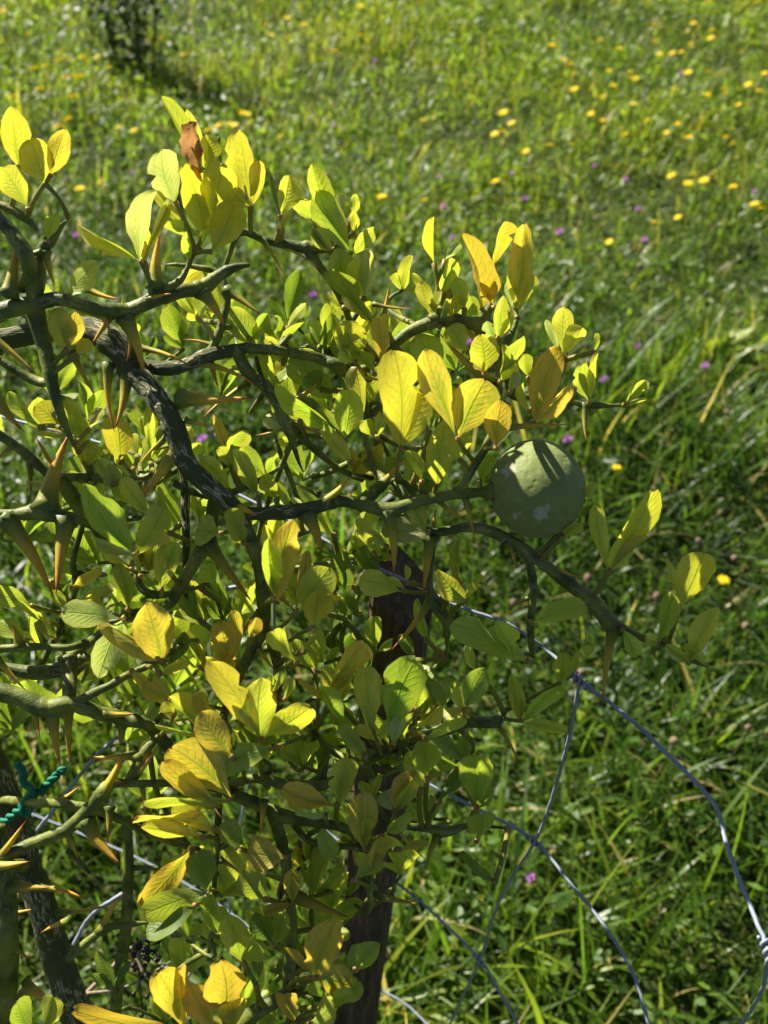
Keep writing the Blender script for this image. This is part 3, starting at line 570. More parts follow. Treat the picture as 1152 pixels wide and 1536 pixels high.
# leaflets: base x,y, tip x,y, width, colour; blocks share a depth
LV_BLOCKS = [
 (43.5, [(27,248,10,157,37,'Y'),(70,278,44,208,44,'Y'),(77,262,97,197,34,'Y'),(42,312,2,250,42,'L'),(72,362,84,325,18,'L'),(104,443,142,392,42,'L')]),
 (45, [(302,262,244,144,26,'L'),(306,250,281,163,24,'Y'),(290,240,241,160,16,'D'),(316,255,312,203,27,'L'),(333,246,330,204,22,'D'),(263,304,238,224,46,'P'),
       (308,348,272,242,48,'Y'),(313,348,333,238,50,'Y'),(276,342,226,286,20,'L'),(300,362,243,337,22,'L'),(286,400,284,342,13,'G'),
       (377,310,357,193,36,'Y'),(381,307,391,244,26,'Y'),(370,310,332,279,26,'Y'),(418,326,394,250,14,'D'),(424,320,440,264,36,'L'),(420,346,436,319,12,'Y'),(300,375,318,340,20,'L')]),
 (44.2, [(317,378,352,301,48,'Y'),(210,388,221,277,36,'P'),(203,388,110,338,27,'L'),(207,390,222,346,24,'L'),(222,396,257,299,17,'Y'),(216,392,222,362,16,'O')]),
 (45.6, [(522,378,476,288,44,'G'),(498,332,469,247,34,'L'),(474,327,446,294,32,'L'),(514,322,507,291,18,'P'),(531,322,535,288,15,'P'),(533,350,531,313,15,'Y'),
       (534,382,563,339,22,'L'),(502,380,468,345,26,'L'),(491,378,466,344,11,'D'),(523,440,503,371,42,'G'),(546,447,535,384,36,'L'),(549,447,553,374,24,'P'),
       (557,488,488,408,26,'G'),(561,477,516,433,28,'L'),(516,462,484,444,12,'L')]),
 (46, [(548,522,508,485,46,'Y'),(532,542,502,488,24,'L'),(572,548,567,474,30,'O'),(541,540,530,512,15,'G'),(562,562,538,528,20,'G'),(582,500,578,470,12,'Y'),(525,545,512,520,20,'L')]),
 (46.2, [(651,395,648,324,19,'Y'),(668,390,689,366,18,'P'),(664,438,666,386,36,'L'),(641,442,618,410,15,'L'),(645,474,633,422,26,'L'),(650,474,662,436,20,'L'),(676,478,690,443,24,'Y'),(697,462,688,417,28,'G'),
       (722,462,704,353,36,'O'),(741,396,746,324,32,'Y'),(742,462,714,398,26,'O'),(774,464,793,330,36,'O'),(783,472,788,408,14,'Y'),(762,458,766,420,20,'P'),(700,527,676,488,38,'L'),(660,490,672,448,14,'P')]),
 (43.9, [(750,512,754,442,26,'L'),(735,508,731,478,20,'P'),(754,502,771,475,13,'L'),(729,560,722,502,48,'Y'),(748,572,760,518,32,'Y'),(754,572,786,506,28,'L'),(764,588,772,558,19,'P'),(725,560,712,545,16,'Y')]),
 (48.4, [(838,535,818,478,13,'P'),(844,534,841,461,36,'L'),(848,532,872,489,28,'L'),(792,565,788,528,24,'L'),(880,602,874,543,30,'G'),(888,606,894,528,17,'L'),(893,527,897,498,9,'P'),(936,606,966,569,20,'G'),(944,602,974,574,9,'P'),(940,607,972,597,7,'P'),(795,618,778,574,20,'L')]),
 (46.4, [(800,634,834,525,44,'O'),(805,636,858,579,30,'O')]),
 (43.4, [(597,674,598,530,66,'Y'),(606,668,640,588,30,'Y')]),
 (43.3, [(683,657,630,524,44,'O'),(690,658,730,571,68,'O'),(745,672,752,606,40,'O')]),
 (47, [(656,562,628,501,48,'L'),(655,727,668,622,46,'L'),(633,722,610,676,24,'L'),(645,645,656,596,28,'G'),(672,606,692,566,18,'L'),(560,658,544,630,26,'L'),(570,653,573,623,14,'L'),
       (520,660,526,582,46,'L'),(544,634,540,553,22,'L'),(508,652,418,556,34,'L'),(516,662,474,613,18,'L'),(492,628,448,603,26,'D'),(528,694,478,638,26,'L'),(450,632,394,619,24,'P'),(690,690,700,650,26,'L'),(720,720,735,680,30,'G')]),
 (48.6, [(482,584,446,528,54,'G'),(450,540,428,508,28,'L'),(388,522,343,462,40,'G'),(374,505,402,472,22,'G'),(404,508,407,472,26,'G'),(430,492,462,456,17,'P'),(500,600,460,560,40,'G'),(480,520,470,480,20,'L'),
       (425,545,395,505,26,'L'),(300,480,320,440,18,'L'),(290,470,260,440,18,'L'),(270,430,300,400,26,'Y')]),
 (46.6, [(345,684,362,636,26,'L'),(341,676,318,622,17,'O'),(352,708,328,668,22,'L'),(388,744,358,678,30,'L'),(415,748,392,708,30,'L'),(345,735,300,685,30,'L')]),
 (48.3, [(96,654,54,606,42,'Y'),(112,654,99,594,34,'L'),(130,664,114,618,32,'L'),(102,654,56,652,11,'L'),(134,644,152,613,20,'P'),(180,694,174,620,46,'Y'),(206,684,194,652,34,'L'),(226,692,222,608,17,'L'),(227,694,226,650,19,'L'),
       (172,732,148,688,28,'P'),(132,704,150,670,24,'L'),(68,738,46,716,30,'P'),(60,640,8,590,26,'L'),(130,690,112,660,20,'Y'),(185,740,165,700,28,'P'),(200,760,170,730,24,'L')]),
 (44.6, [(96,528,84,462,42,'L'),(106,518,114,468,32,'O'),(117,532,131,503,19,'Y'),(60,455,66,426,38,'L'),(46,440,34,420,16,'O')]),
 (44.4, [(198,828,122,732,52,'G'),(206,834,244,763,40,'L'),(198,834,143,808,22,'P'),(196,854,148,818,15,'Y'),(192,914,178,846,36,'G'),(211,864,208,828,15,'L'),(242,884,252,818,30,'L'),(236,784,241,733,13,'L'),(228,774,182,718,32,'L'),
       (255,800,232,770,20,'L'),(330,800,295,790,46,'L'),(365,815,335,765,36,'G'),(250,850,268,810,24,'L')]),
 (49, [(108,882,152,856,18,'Y'),(75,872,108,860,18,'L'),(46,908,-14,888,38,'G'),(60,930,20,905,22,'L'),(150,900,172,880,20,'L'),(100,915,80,885,20,'L'),(130,905,150,890,18,'O'),(40,960,0,930,26,'L'),(85,960,60,930,20,'G')]),
 (43.0, [(178,930,92,918,42,'P'),(192,925,150,1010,42,'P'),(246,994,220,906,56,'O'),(240,988,152,920,30,'O'),(240,1012,283,994,20,'Y'),(256,1046,212,1030,40,'Y'),(198,1006,218,1030,22,'O'),(262,1070,248,1052,26,'Y'),
       (302,1094,254,1038,36,'L'),(312,1080,297,1038,28,'O'),(302,1108,233,1084,15,'L')]),
 (45.4, [(342,1004,330,928,40,'O'),(352,990,352,918,26,'O'),(338,1016,340,980,38,'O'),(312,1022,295,963,11,'O'),(300,1000,290,960,20,'G'),(375,960,385,925,20,'O')]),
 (42.3, [(388,1104,318,996,42,'Y'),(392,1108,398,1022,56,'L'),(402,1108,467,1053,46,'Y'),(386,1106,338,1042,22,'L'),(412,1040,424,1008,15,'P'),(428,1048,440,1018,17,'P'),(405,1036,408,1012,13,'P')]),
 (41.9, [(347,1134,303,1070,46,'O'),(412,1122,310,1156,44,'G')]),
 (42.6, [(350,1194,256,1118,76,'O'),(322,1204,243,1148,44,'O'),(342,1206,218,1192,30,'L'),(322,1244,212,1200,34,'O'),(332,1212,258,1238,28,'Y'),(304,1256,212,1238,38,'Y')]),
 (43.2, [(286,1274,214,1352,40,'O'),(312,1338,216,1368,48,'G'),(312,1336,298,1282,44,'D'),(318,1340,322,1406,44,'G'),(292,1358,228,1402,36,'D')]),
 (43.4, [(272,1540,233,1448,44,'O'),(286,1540,268,1448,34,'O'),(336,1526,328,1428,62,'O'),(322,1540,288,1486,40,'O'),(268,1552,104,1528,58,'O'),(366,1446,338,1368,38,'G'),(358,1436,392,1412,32,'G'),(45,1546,22,1498,32,'G'),(70,1546,78,1498,38,'L'),(350,1545,345,1500,40,'O')]),
 (44.5, [(430,1286,371,1278,46,'O'),(440,1352,438,1298,28,'O'),(438,1356,396,1370,15,'O'),(414,1418,426,1368,32,'G'),(398,1348,366,1310,42,'G'),(362,1274,338,1232,34,'G'),(405,1410,385,1370,36,'D'),(385,1480,375,1425,34,'D')]),
 (43.6, [(474,1464,506,1388,58,'O'),(476,1468,528,1478,58,'O'),(472,1468,423,1430,20,'O'),(535,1454,562,1418,28,'G'),(488,1514,532,1488,28,'G'),(442,1536,423,1488,32,'O'),(466,1536,504,1500,30,'G'),(510,1506,530,1472,30,'G')]),
 (44.3, [(545,1280,545,1194,44,'O'),(552,1268,546,1222,15,'L'),(560,1306,568,1248,32,'O'),(504,1214,422,1188,30,'O'),(488,1226,443,1214,13,'P'),(515,1206,522,1132,42,'L'),(500,1200,516,1122,17,'O'),(556,1200,544,1168,22,'L'),(564,1194,569,1163,11,'P'),
       (590,1218,578,1188,28,'P'),(592,1218,630,1170,28,'L'),(598,1214,622,1160,40,'O'),(574,1254,613,1218,26,'L'),(600,1274,642,1262,13,'Y'),(530,1320,570,1285,34,'G'),(505,1290,480,1255,34,'G')]),
 (43.6, [(560,1094,548,1002,42,'L'),(584,1094,628,980,62,'G'),(625,1062,634,1026,26,'L'),(555,1099,543,1058,19,'L'),(566,1114,532,1094,19,'Y'),(568,1114,582,1078,17,'L'),(614,1088,664,1061,13,'Y'),(590,1114,606,1074,26,'P'),(640,1108,698,1074,26,'G'),
       (690,1068,679,1032,22,'L'),(703,1060,727,1006,38,'G'),(622,1102,668,1088,15,'P'),(515,1090,478,1038,32,'G'),(548,1134,503,1088,30,'G')]),
 (43.8, [(490,1036,543,956,30,'O'),(500,1040,538,1008,22,'O'),(508,1058,448,1018,11,'O')]),
 (43.4, [(414,906,440,788,46,'O'),(440,914,457,832,22,'O'),(410,890,404,808,28,'L'),(450,924,492,856,50,'L'),(470,940,476,882,40,'Y'),(446,994,408,943,32,'L'),(456,978,478,948,9,'L')]),
 (45.6, [(598,890,538,870,40,'L'),(612,882,578,866,13,'L'),(610,874,609,846,11,'L'),(695,904,657,858,36,'L'),(697,898,709,853,20,'L'),(690,876,687,812,22,'G'),(792,992,683,934,44,'G'),(770,988,747,933,28,'L'),(716,1010,704,968,15,'L'),(648,803,572,800,42,'P'),(636,794,618,748,30,'L'),(580,820,548,790,22,'P'),(560,830,530,775,22,'L')]),
 (45.8, [(914,854,977,726,50,'Y'),(910,854,892,763,28,'L'),(918,854,973,802,20,'Y'),(876,748,893,724,14,'Y'),(845,804,873,782,24,'L'),(798,934,877,902,36,'L'),
       (1020,914,1054,827,62,'Y'),(986,962,1012,886,26,'G'),(1016,908,1009,833,11,'L'),(1034,988,1078,912,34,'L'),(1062,998,1022,978,20,'L'),(1042,1002,1003,968,15,'L'),(934,944,952,984,28,'L'),(988,968,968,956,18,'L'),(1022,994,998,968,20,'P')]),
 (48.2, [(836,1024,843,973,30,'G'),(848,1022,892,972,13,'L'),(776,1078,769,1018,28,'G'),(786,1083,842,1023,34,'G'),(786,1088,852,1092,26,'G'),(781,1076,786,1045,9,'Y')]),
 (47, [(710,1206,708,1126,52,'G'),(720,1214,743,1178,20,'G'),(715,1262,722,1218,44,'G'),(742,1324,703,1262,26,'D'),(642,1164,630,1108,42,'G'),(630,1184,612,1128,32,'L'),(692,1152,638,1130,26,'G'),(660,1200,690,1150,28,'D'),(655,1060,640,1020,24,'D')]),
 (51, [(575,870,540,820,34,'D'),(530,880,500,830,40,'D'),(540,920,510,900,34,'D'),(500,800,470,770,26,'G'),(620,990,600,950,22,'D'),(640,960,632,900,20,'G'),(470,1000,440,960,30,'G'),(300,930,285,880,34,'D'),(330,900,310,850,34,'G'),(250,1000,270,950,20,'D')]),
]
FLAT = [(d/100,)+l for d, ls in LV_BLOCKS for l in ls]
RIGHT, UP, BACK = [np.array(CM.to_3x3() @ Vector(v)) for v in ((1, 0, 0), (0, 1, 0), (0, 0, 1))]
# gather leaflets that share a stalk
groups = []
for l in FLAT:
    for gr in groups:
        if abs(gr[0][0]-l[0]) < .012 and math.hypot(gr[0][1]-l[1], gr[0][2]-l[2]) < 17 and len(gr) < 4: gr.append(l); break
    else: groups.append([l])
def stalk_target(bx, by, d, lx, ly):
    """nearest limb point, preferring the side away from the leaflet tips"""
    dx = CLxy[:, 0]-bx; dy = CLxy[:, 1]-by; e = np.hypot(dx, dy)+1e-6
    n = math.hypot(lx, ly)+1e-6; cosv = (dx*lx+dy*ly)/(e*n)
    cost = e*(1+.9*(1+cosv))+np.abs(CLd/100-d)*700
    k = int(np.argmin(cost)); return k, e[k]
SV = np.array(sunv)
def leaf_matrix(bx, by, tx, ty, w, d, rr, big=False, tries=1):
    up = (by-ty); L = math.hypot(tx-bx, ty-by)
    d1 = d-M(up, d)*(rr.uniform(.4, .75) if big else rr.uniform(.15, .75))+M(L, d)*rr.uniform(-.15, .15)
    a = np.array(P(bx, by, d)); b = np.array(P(tx, ty, d1))
    yv = b-a; ln = np.linalg.norm(yv); yv = yv/ln
    n = BACK-yv*np.dot(BACK, yv); n /= np.linalg.norm(n)
    xv = np.cross(yv, n)
    roll = max((rr.uniform(-.85, .85)*(.65 if big else 1) for _ in range(tries)), key=lambda a_: abs(float(np.dot(n*math.cos(a_)+xv*math.sin(a_), SV))))
    n2 = n*math.cos(roll)+xv*math.sin(roll)
    if rr.random() < .5: n2 = -n2
    x2 = np.cross(yv, n2)
    wd = M(w, d)/max(math.cos(roll), .7)
    m = Matrix(((x2[0]*wd, yv[0]*ln, n2[0]*(wd+ln)*.5, a[0]), (x2[1]*wd, yv[1]*ln, n2[1]*(wd+ln)*.5, a[1]), (x2[2]*wd, yv[2]*ln, n2[2]*(wd+ln)*.5, a[2]), (0, 0, 0, 1)))
    return m
li = 0
VV, FF, TT, LU2, LV2 = [], [], [], [], []
SZ = sorted((l[5]*math.hypot(l[3]-l[1], l[4]-l[2]) for l in FLAT), reverse=True); CUT = SZ[298]
TMAP = {'Y': .9, 'L': .74, 'G': .45, 'D': .15, 'O': 1.0, 'P': .68}
for gi, gr in enumerate(groups):
    rr = random.Random(gi*17+5)
    d = gr[0][0]; bx = sum(l[1] for l in gr)/len(gr); by = sum(l[2] for l in gr)/len(gr)
    lx = sum(l[3]-l[1] for l in gr); ly = sum(l[4]-l[2] for l in gr)
    k, e = stalk_target(bx, by, d, lx, ly)
    a = CLw[k]; b = np.array(P(bx, by, d)); vec = b-a; ln = np.linalg.norm(vec)+1e-6
    sag = np.cross(vec, BACK)/ln*rr.uniform(-.08, .08)
    n = 8; c = np.array([a+vec*t+sag*math.sin(math.pi*t)*ln for t in np.linspace(0, 1, n)])
    rad = M(rr.uniform(6, 8.5) if e < 170 else 7.5, d)*.5
    r = np.array([rad*(1.35-.5*t) if e > 170 else rad*(1+.35*math.exp(-t*8)+.25*math.exp(-(1-t)*9)) for t in np.linspace(0, 1, n)])
    st = part('leaf', tube_mesh('leaf', c, r, M_STEM if e > 170 else M_STALK, sides=7), SHRUB)
    for (d, bx0, by0, tx, ty, w, colr) in gr:
        rl = random.Random(li*7+3)
        base, al = COLS[colr]; j = rl.uniform(.86, 1.14); hue = rl.uniform(-.06, .06)
        # the base of each leaflet starts at the end of the shared stalk
        fx = bx0+(bx-bx0)*.6; fy = by0+(by-by0)*.6
        if w*math.hypot(tx-bx0, ty-by0) < CUT:
            m = leaf_matrix(fx, fy, tx, ty, w, d, rl); V, F, lu, lv = LEAFDATA[rl.randrange(24)]; off = len(VV)
            VV += [tuple(m @ Vector(q)) for q in V]; FF += [tuple(q+off for q in ff) for ff in F]; LU2 += lu; LV2 += lv; TT += [TMAP[colr]]*len(V); continue
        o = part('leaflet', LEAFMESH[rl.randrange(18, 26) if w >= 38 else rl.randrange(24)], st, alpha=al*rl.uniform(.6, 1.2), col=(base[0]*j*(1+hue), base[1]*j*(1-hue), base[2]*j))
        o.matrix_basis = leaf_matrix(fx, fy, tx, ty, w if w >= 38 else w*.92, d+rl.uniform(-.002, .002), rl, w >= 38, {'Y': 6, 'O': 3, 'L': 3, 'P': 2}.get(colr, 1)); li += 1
print('leaflets', li, 'groups', len(groups), 'thorns', len(THORNS), 'limbs', len(LIMBS))
# the one withered leaf
V, F, lu, lv = LEAFDATA[2]
Vb = [(x*(.8+.2*math.sin(y*13+1)+.1*math.sin(y*29)), y+.02*math.sin(x*31), z+.10*math.sin(y*9)+.8*abs(x)+.03*math.sin(x*23+y*17)) for x, y, z in V]
bl = part('leaflet', make_mesh('withered_leaflet', Vb, F, M_BROWNLEAF), SHRUB)
mw = leaf_matrix(304, 274, 294, 180, 38, .435, random.Random(3)); bl.matrix_basis = IV @ mw; bl['label'] = 'curled brown withered leaf'
# inner foliage and twigs: the small shaded leaves deeper in the shrub, too many and too hidden to pick apart
def right_edge(y):
    return float(np.interp(y, [430, 560, 700, 850, 1000, 1130, 1250, 1350, 1450, 1600], [330, 420, 560, 600, 640, 700, 700, 560, 520, 500]))
rr = random.Random(77); TV, TF, TA, TTt = [], [], [], []
cnt = 0
ZONES = [(400, 560, 470, 600, 22), (490, 720, 430, 560, 14), (430, 640, 600, 760, 20), (230, 400, 440, 540, 8), (280, 560, 780, 960, 16), (520, 660, 960, 1180, 18), (440, 640, 1150, 1350, 16), (340, 560, 980, 1200, 14), (100, 300, 600, 860, 14), (330, 520, 1280, 1500, 12)]
QUEUE = [(rr.uniform(a, b), rr.uniform(c, e), rr.uniform(.485, .56), 1) for a, b, c, e, n_ in ZONES for _ in range(int(n_*.62))]
while cnt < 110 or QUEUE:
    up_ = 0
    if QUEUE: x, y, d, up_ = QUEUE.pop()
    else:
        y = rr.uniform(480, 1620); x = rr.uniform(-120, right_edge(y))
        if y < 700 and rr.random() < .6: continue
        if y > 1180 and x < 210 and rr.random() < .75: continue
        d = rr.uniform(.52, .68); cnt += 1
    k = int(np.argmin(np.hypot(CLxy[:, 0]-x, CLxy[:, 1]-y)+np.abs(CLd/100-d)*300))
    a = CLw[k]; b = np.array(P(x, y, d)); n = 7
    mid = np.array([rr.uniform(-.012, .012) for _ in range(3)])
    c = np.array([a+(b-a)*t+mid*math.sin(math.pi*t) for t in np.linspace(0, 1, n)])
    v, f, A, T = tube(c, np.linspace(.0016, .0009, n), sides=5); off = len(TV); TV += list(v); TF += [tuple(q+off for q in ff) for ff in f]; TA += A; TTt += T
    cen = rr.gauss(math.pi/2, .5 if up_ else .8); lc = rr.uniform(44, 80); tl = min(1, max(0, rr.gauss(.56 if up_ else .42, .24)))
    for s in (-1, 0, 1):
        ang = cen+s*rr.uniform(.5, .95); ln = lc*(1 if s == 0 else rr.uniform(.5, .8))
        bx, by = x+rr.uniform(-2, 2), y+rr.uniform(-2, 2)
        m = leaf_matrix(bx, by, bx+math.cos(ang)*ln, by-math.sin(ang)*ln, ln*rr.uniform(.34, .48), d, rr, False, 2)
        V, F, lu, lv = LEAFDATA[rr.randrange(24)]; off = len(VV)
        VV += [tuple(m @ Vector(q)) for q in V]; FF += [tuple(q+off for q in ff) for ff in F]
        LU2 += lu; LV2 += lv; TT += [min(1, max(0, tl+rr.uniform(-.08, .08)))]*len(V)
io = part('inner_foliage', make_mesh('inner_foliage', VV, FF, M_LEAF_IN, {'lu': ('FLOAT', LU2), 'lv': ('FLOAT', LV2), 'tint': ('FLOAT', TT)}), SHRUB); tag(io, kind='stuff')
io2 = part('inner_twigs', make_mesh('inner_twigs', TV, TF, M_STEM, {'bc': ('FLOAT_VECTOR', TA), 't': ('FLOAT', TTt)}), SHRUB); tag(io2, kind='stuff')

# ------------------------------------------------------------------ the fruit
FD = .463; fc = P(805, 733, FD); fr = M(73.5, FD)
fruit = empty('citrus_fruit', fc); tag(fruit, 'round green unripe citrus fruit at the tip of the thorny branch', 'fruit')
import bmesh
bm = bmesh.new(); bmesh.ops.create_uvsphere(bm, u_segments=72, v_segments=48, radius=1.0)
V = []; scar = []
ax = (P(736, 738, .46)-fc).normalized()                     # stem end
spots = [((P(745, 695, FD-.02)-fc).normalized(), .20, .9), ((P(812, 788, FD-.028)-fc).normalized(), .13, 1.9), ((P(826, 774, FD-.028)-fc).normalized(), .08, 1.9), ((P(760, 790, FD-.02)-fc).normalized(), .16, .6), ((P(868, 700, FD-.015)-fc).normalized(), .12, .6)]
for v in bm.verts:
    d = Vector(v.co).normalized()
    r = fr*(1+.030*mnoise.noise(d*1.1+Vector((3, 1, 2)))+.012*mnoise.noise(d*2.3)+.010*mnoise.noise(d*5)+.004*mnoise.noise(d*16))
    dim = math.exp(-((1-d.dot(ax))/.02)); r *= 1-.10*dim
    r *= 1-.03*abs(d.dot(ax))**3
    V.append(d*r); scar.append(max(max(0, s*(1-(d.angle(c)/w)**2*.5)) if d.angle(c) < w*1.4 else 0 for c, w, s in spots))
F = [[v.index for v in f.verts] for f in bm.faces]; bm.free()
put('peel', make_mesh('peel', V, F, M_FRUIT, {'scar': ('FLOAT', scar)}), fruit)
c0 = ax*fr*.86; cc = np.array([c0+ax*t for t in (0, .0015, .003, .0045, .006)])
put('calyx', tube_mesh('calyx', cc, np.array([.0042, .0046, .0038, .0032, .0027]), M_STEM, sides=12, wob=.08), fruit)

# ------------------------------------------------------------------ fence stake
def at_y(px, py, y): return np.array(on_plane(px, py, 1, y))
ptop = np.array(P(606, 884, .60)); pbot0 = np.array(P(528, 1560, .86))
dirv = (pbot0-ptop); t = (ptop[2]+.06)/(-dirv[2]); pbot = ptop+dirv*t
stake = empty('wooden_fence_stake', tuple(pbot)); tag(stake, 'dark weathered square wooden stake rising behind the shrub', 'post')
n = 26; hw = .0175; V = []; F = []
ez = (ptop-pbot)/np.linalg.norm(ptop-pbot); ex = np.cross((.25, 1, .1), ez); ex /= np.linalg.norm(ex); ey = np.cross(ez, ex)
sect = [(-1, -.8), (-.82, -1), (0, -1.02), (.82, -1), (1, -.8), (1.02, 0), (1, .8), (.82, 1), (0, 1.03), (-.82, 1), (-1, .8), (-1.02, 0)]
for i in range(n+1):
    c = pbot+(ptop-pbot)*i/n-pbot
    for k, (u, v) in enumerate(sect):
        j = 1+.05*mnoise.noise(Vector((u*2, v*2, i*.45)))+.03*mnoise.noise(Vector((u*7, v*7, i*.1)))
        V.append(c+ex*u*hw*j+ey*v*hw*j+(ez*(1.1*((ex*u+ey*v)*hw).dot(np.array((sunv.x, sunv.y, 0))/math.hypot(sunv.x, sunv.y))+.004*mnoise.noise(Vector((u*3, v*3, 1)))) if i == n else 0))
m = len(sect); F = [(i*m+k, i*m+(k+1) % m, (i+1)*m+(k+1) % m, (i+1)*m+k) for i in range(n) for k in range(m)]
V.append(ptop-pbot+ez*.001); F += [(n*m+k, n*m+(k+1) % m, len(V)-1) for k in range(m)]
put('stake_shaft', make_mesh('stake_shaft', V, F, M_WOOD, smooth=False), stake)

# ------------------------------------------------------------------ wire fence
ZL = [CAM_H-.39, CAM_H-.54, CAM_H-.70, CAM_H-.86]
fence = empty('wire_fence', (.1, .33, 0)); tag(fence, 'galvanised wire mesh fence sagging below the fruit, with twisted knots', 'fence')
FI = Matrix.Translation((-.1, -.33, 0))
def wire(name, pts, rad, sides=8):
    c = catmull(pts, 8); c = c+RNG.normal(0, .00012, c.shape)
    o = put(name, tube_mesh(name, c, np.full(len(c), rad), M_WIRE, sides=sides), fence, FI.copy()); return o
HW = [[(560,850),(620,876),(690,910),(760,935),(820,975),(870,1020),(935,1070),(1000,1130),(1050,1180),(1077,1218),(1088,1260),(1105,1310),(1130,1370),(1152,1425),(1175,1500),(1190,1600)],
      [(540,1120),(600,1150),(660,1185),(740,1225),(803,1262),(850,1318),(900,1380),(945,1450),(968,1520),(985,1600)],
      [(480,1240),(540,1285),(590,1320),(650,1370),(720,1440),(750,1490),(778,1540),(800,1600)],
      [(440,1440),(500,1460),(590,1495),(640,1536),(690,1600)]]
hp = []
for z, w in zip(ZL, HW):
    pts = [on_plane(x, y, 2, z) for x, y in w]; hp.append(pts); ext = pts+[pts[-1]+(pts[-1]-pts[-2]).normalized()*t for t in (.08, .2, .4, .7)]; wire('horizontal_wire', ext, .00098)
def knot(p, axis, up):
    """short helix of thin wire wrapped around the line wire"""
    axis = np.array(axis)/np.linalg.norm(axis); u = np.cross(axis, up); u /= np.linalg.norm(u); v = np.cross(axis, u)
    c = [np.array(p)+axis*(t-.5)*.011+(u*math.cos(t*2*math.pi*3.4)+v*math.sin(t*2*math.pi*3.4))*.0019 for t in np.linspace(0, 1, 44)]
    c = np.array(c); put('knot', tube_mesh('knot', c, np.full(len(c), .0008), M_WIRE, sides=6), fence, FI.copy())
a, b, c_ = np.array(hp[0][5]), np.array(hp[1][4]), np.array(hp[2][4])
def blend(p, q, px): return [p+(q-p)*t+np.array(px)*math.sin(math.pi*t) for t in (0, .33, .66, 1)]
vpts = blend(a, b, (.003, 0, 0))+blend(b, c_, (-.003, .004, 0))[1:]
dn = c_-b; vpts += [c_+dn*.35, c_+dn*.8, c_+dn*1.6]
wire('vertical_wire', vpts, .00095)
for p, q0, q1 in ((a, hp[0][4], hp[0][6]), (b, hp[1][3], hp[1][5]), (c_, hp[2][3], hp[2][5])):
    knot(p, np.array(q1)-np.array(q0), (0.1, .2, 1))
k0 = np.array(hp[0][13]); knot(k0, np.array(hp[0][14])-np.array(hp[0][12]), (0, .2, 1))
kd = np.array(P(1100, 1560, .50)); wire('vertical_wire', [k0, k0*.6+kd*.4+np.array((.004, 0, 0)), kd, kd+(kd-k0)*1.2, kd+(kd-k0)*3], .00095)
# the mesh goes on behind the shrub to the left
e0 = [np.array(h[0]) for h in hp]
for z, p in list(zip(ZL, e0))[::3]:
    q = [p, p+np.array((-.12, .07, .004)), p+np.array((-.30, .14, -.004)), p+np.array((-.55, .22, 0)), p+np.array((-.9, .34, 0))]
    wire('horizontal_wire', q, .00098)
for t in ((-.06, .035),):
    q = [e0[i]+np.array((t[0], t[1], 0)) for i in range(4)]; q.append(q[-1]+np.array((0, 0, -.3))); wire('vertical_wire', q, .00095)
for pts in ([(175,1105,.62),(130,1150,.63),(88,1205,.64),(50,1252,.65)], [(185,1340,.66),(150,1362,.66),(128,1385,.67),(110,1418,.67)], [(96,1440,.68),(80,1478,.69),(70,1520,.70),(62,1580,.72)]):
    wire('vertical_wire', [P(*p) for p in pts], .0013)
wire('horizontal_wire', [P(300,890,.60), P(330,884,.6), P(372,880,.6), P(430,884,.6)], .0014)

# ------------------------------------------------------------------ green twine
tw = empty('green_twine', P(40, 1200, .545)); tag(tw, 'green plastic twine knotted round the trunk at the left edge', 'twine')
TIo = Matrix.Translation(-tw.location)
def strand(pts, ph, rad=.0013, off=.0012, turns=7):
    c = catmull([P(*p) for p in pts], 10); tg = np.gradient(c, axis=0); tg /= np.linalg.norm(tg, axis=1)[:, None]
    out = []
    for i, (p, t) in enumerate(zip(c, tg)):
        u = np.cross(t, BACK); u /= np.linalg.norm(u); v = np.cross(t, u); a_ = ph+turns*2*math.pi*i/len(c)
        out.append(p+(u*math.cos(a_)+v*math.sin(a_))*off)
    out = np.array(out); put('strand', tube_mesh('strand', out, np.full(len(out), rad), M_TWINE, sides=7), tw, TIo.copy())
main = [(-40,1252,.545),(-5,1238,.535),(20,1222,.53),(40,1204,.525),(60,1186,.53),(80,1168,.53),(96,1153,.535)]
strand(main, 0); strand(main, math.pi)
strand([(28,1146,.53),(34,1165,.53),(44,1182,.527),(46,1202,.523)], 0, .0022, .0008, 2)
strand([(30,1216,.522),(42,1196,.518),(50,1208,.52),(38,1220,.523),(32,1204,.522)], 0, .0016, .0006, 2)

# ------------------------------------------------------------------ dried weed with black seeds at the foot of the shrub
dw = empty('dried_weed', P(225, 1440, .64)); tag(dw, 'dried weed sprig with black seed heads at the shrub foot', 'weed'); DI = Matrix.Translation(-dw.location)
rr = random.Random(4)
def dt(pts, r0, r1, nm='twig', mat=None):
    c = catmull([P(*p) for p in pts], 6); put(nm, tube_mesh(nm, c, np.linspace(r0, r1, len(c)), mat or M_DRY, sides=6), dw, DI.copy())
dt([(120,1500,.66),(160,1460,.65),(200,1420,.64),(240,1400,.63),(290,1405,.63)], .0018, .001)
dt([(210,1415,.64),(208,1435,.635),(215,1460,.63)], .0022, .001); dt([(130,1490,.65),(190,1480,.65),(260,1440,.64)], .0012, .0006)
dt([(240,1400,.63),(255,1380,.63),(265,1420,.64)], .0014, .0008); dt([(265,1380,.64),(285,1400,.64),(292,1440,.65),(280,1470,.65)], .0016, .001)
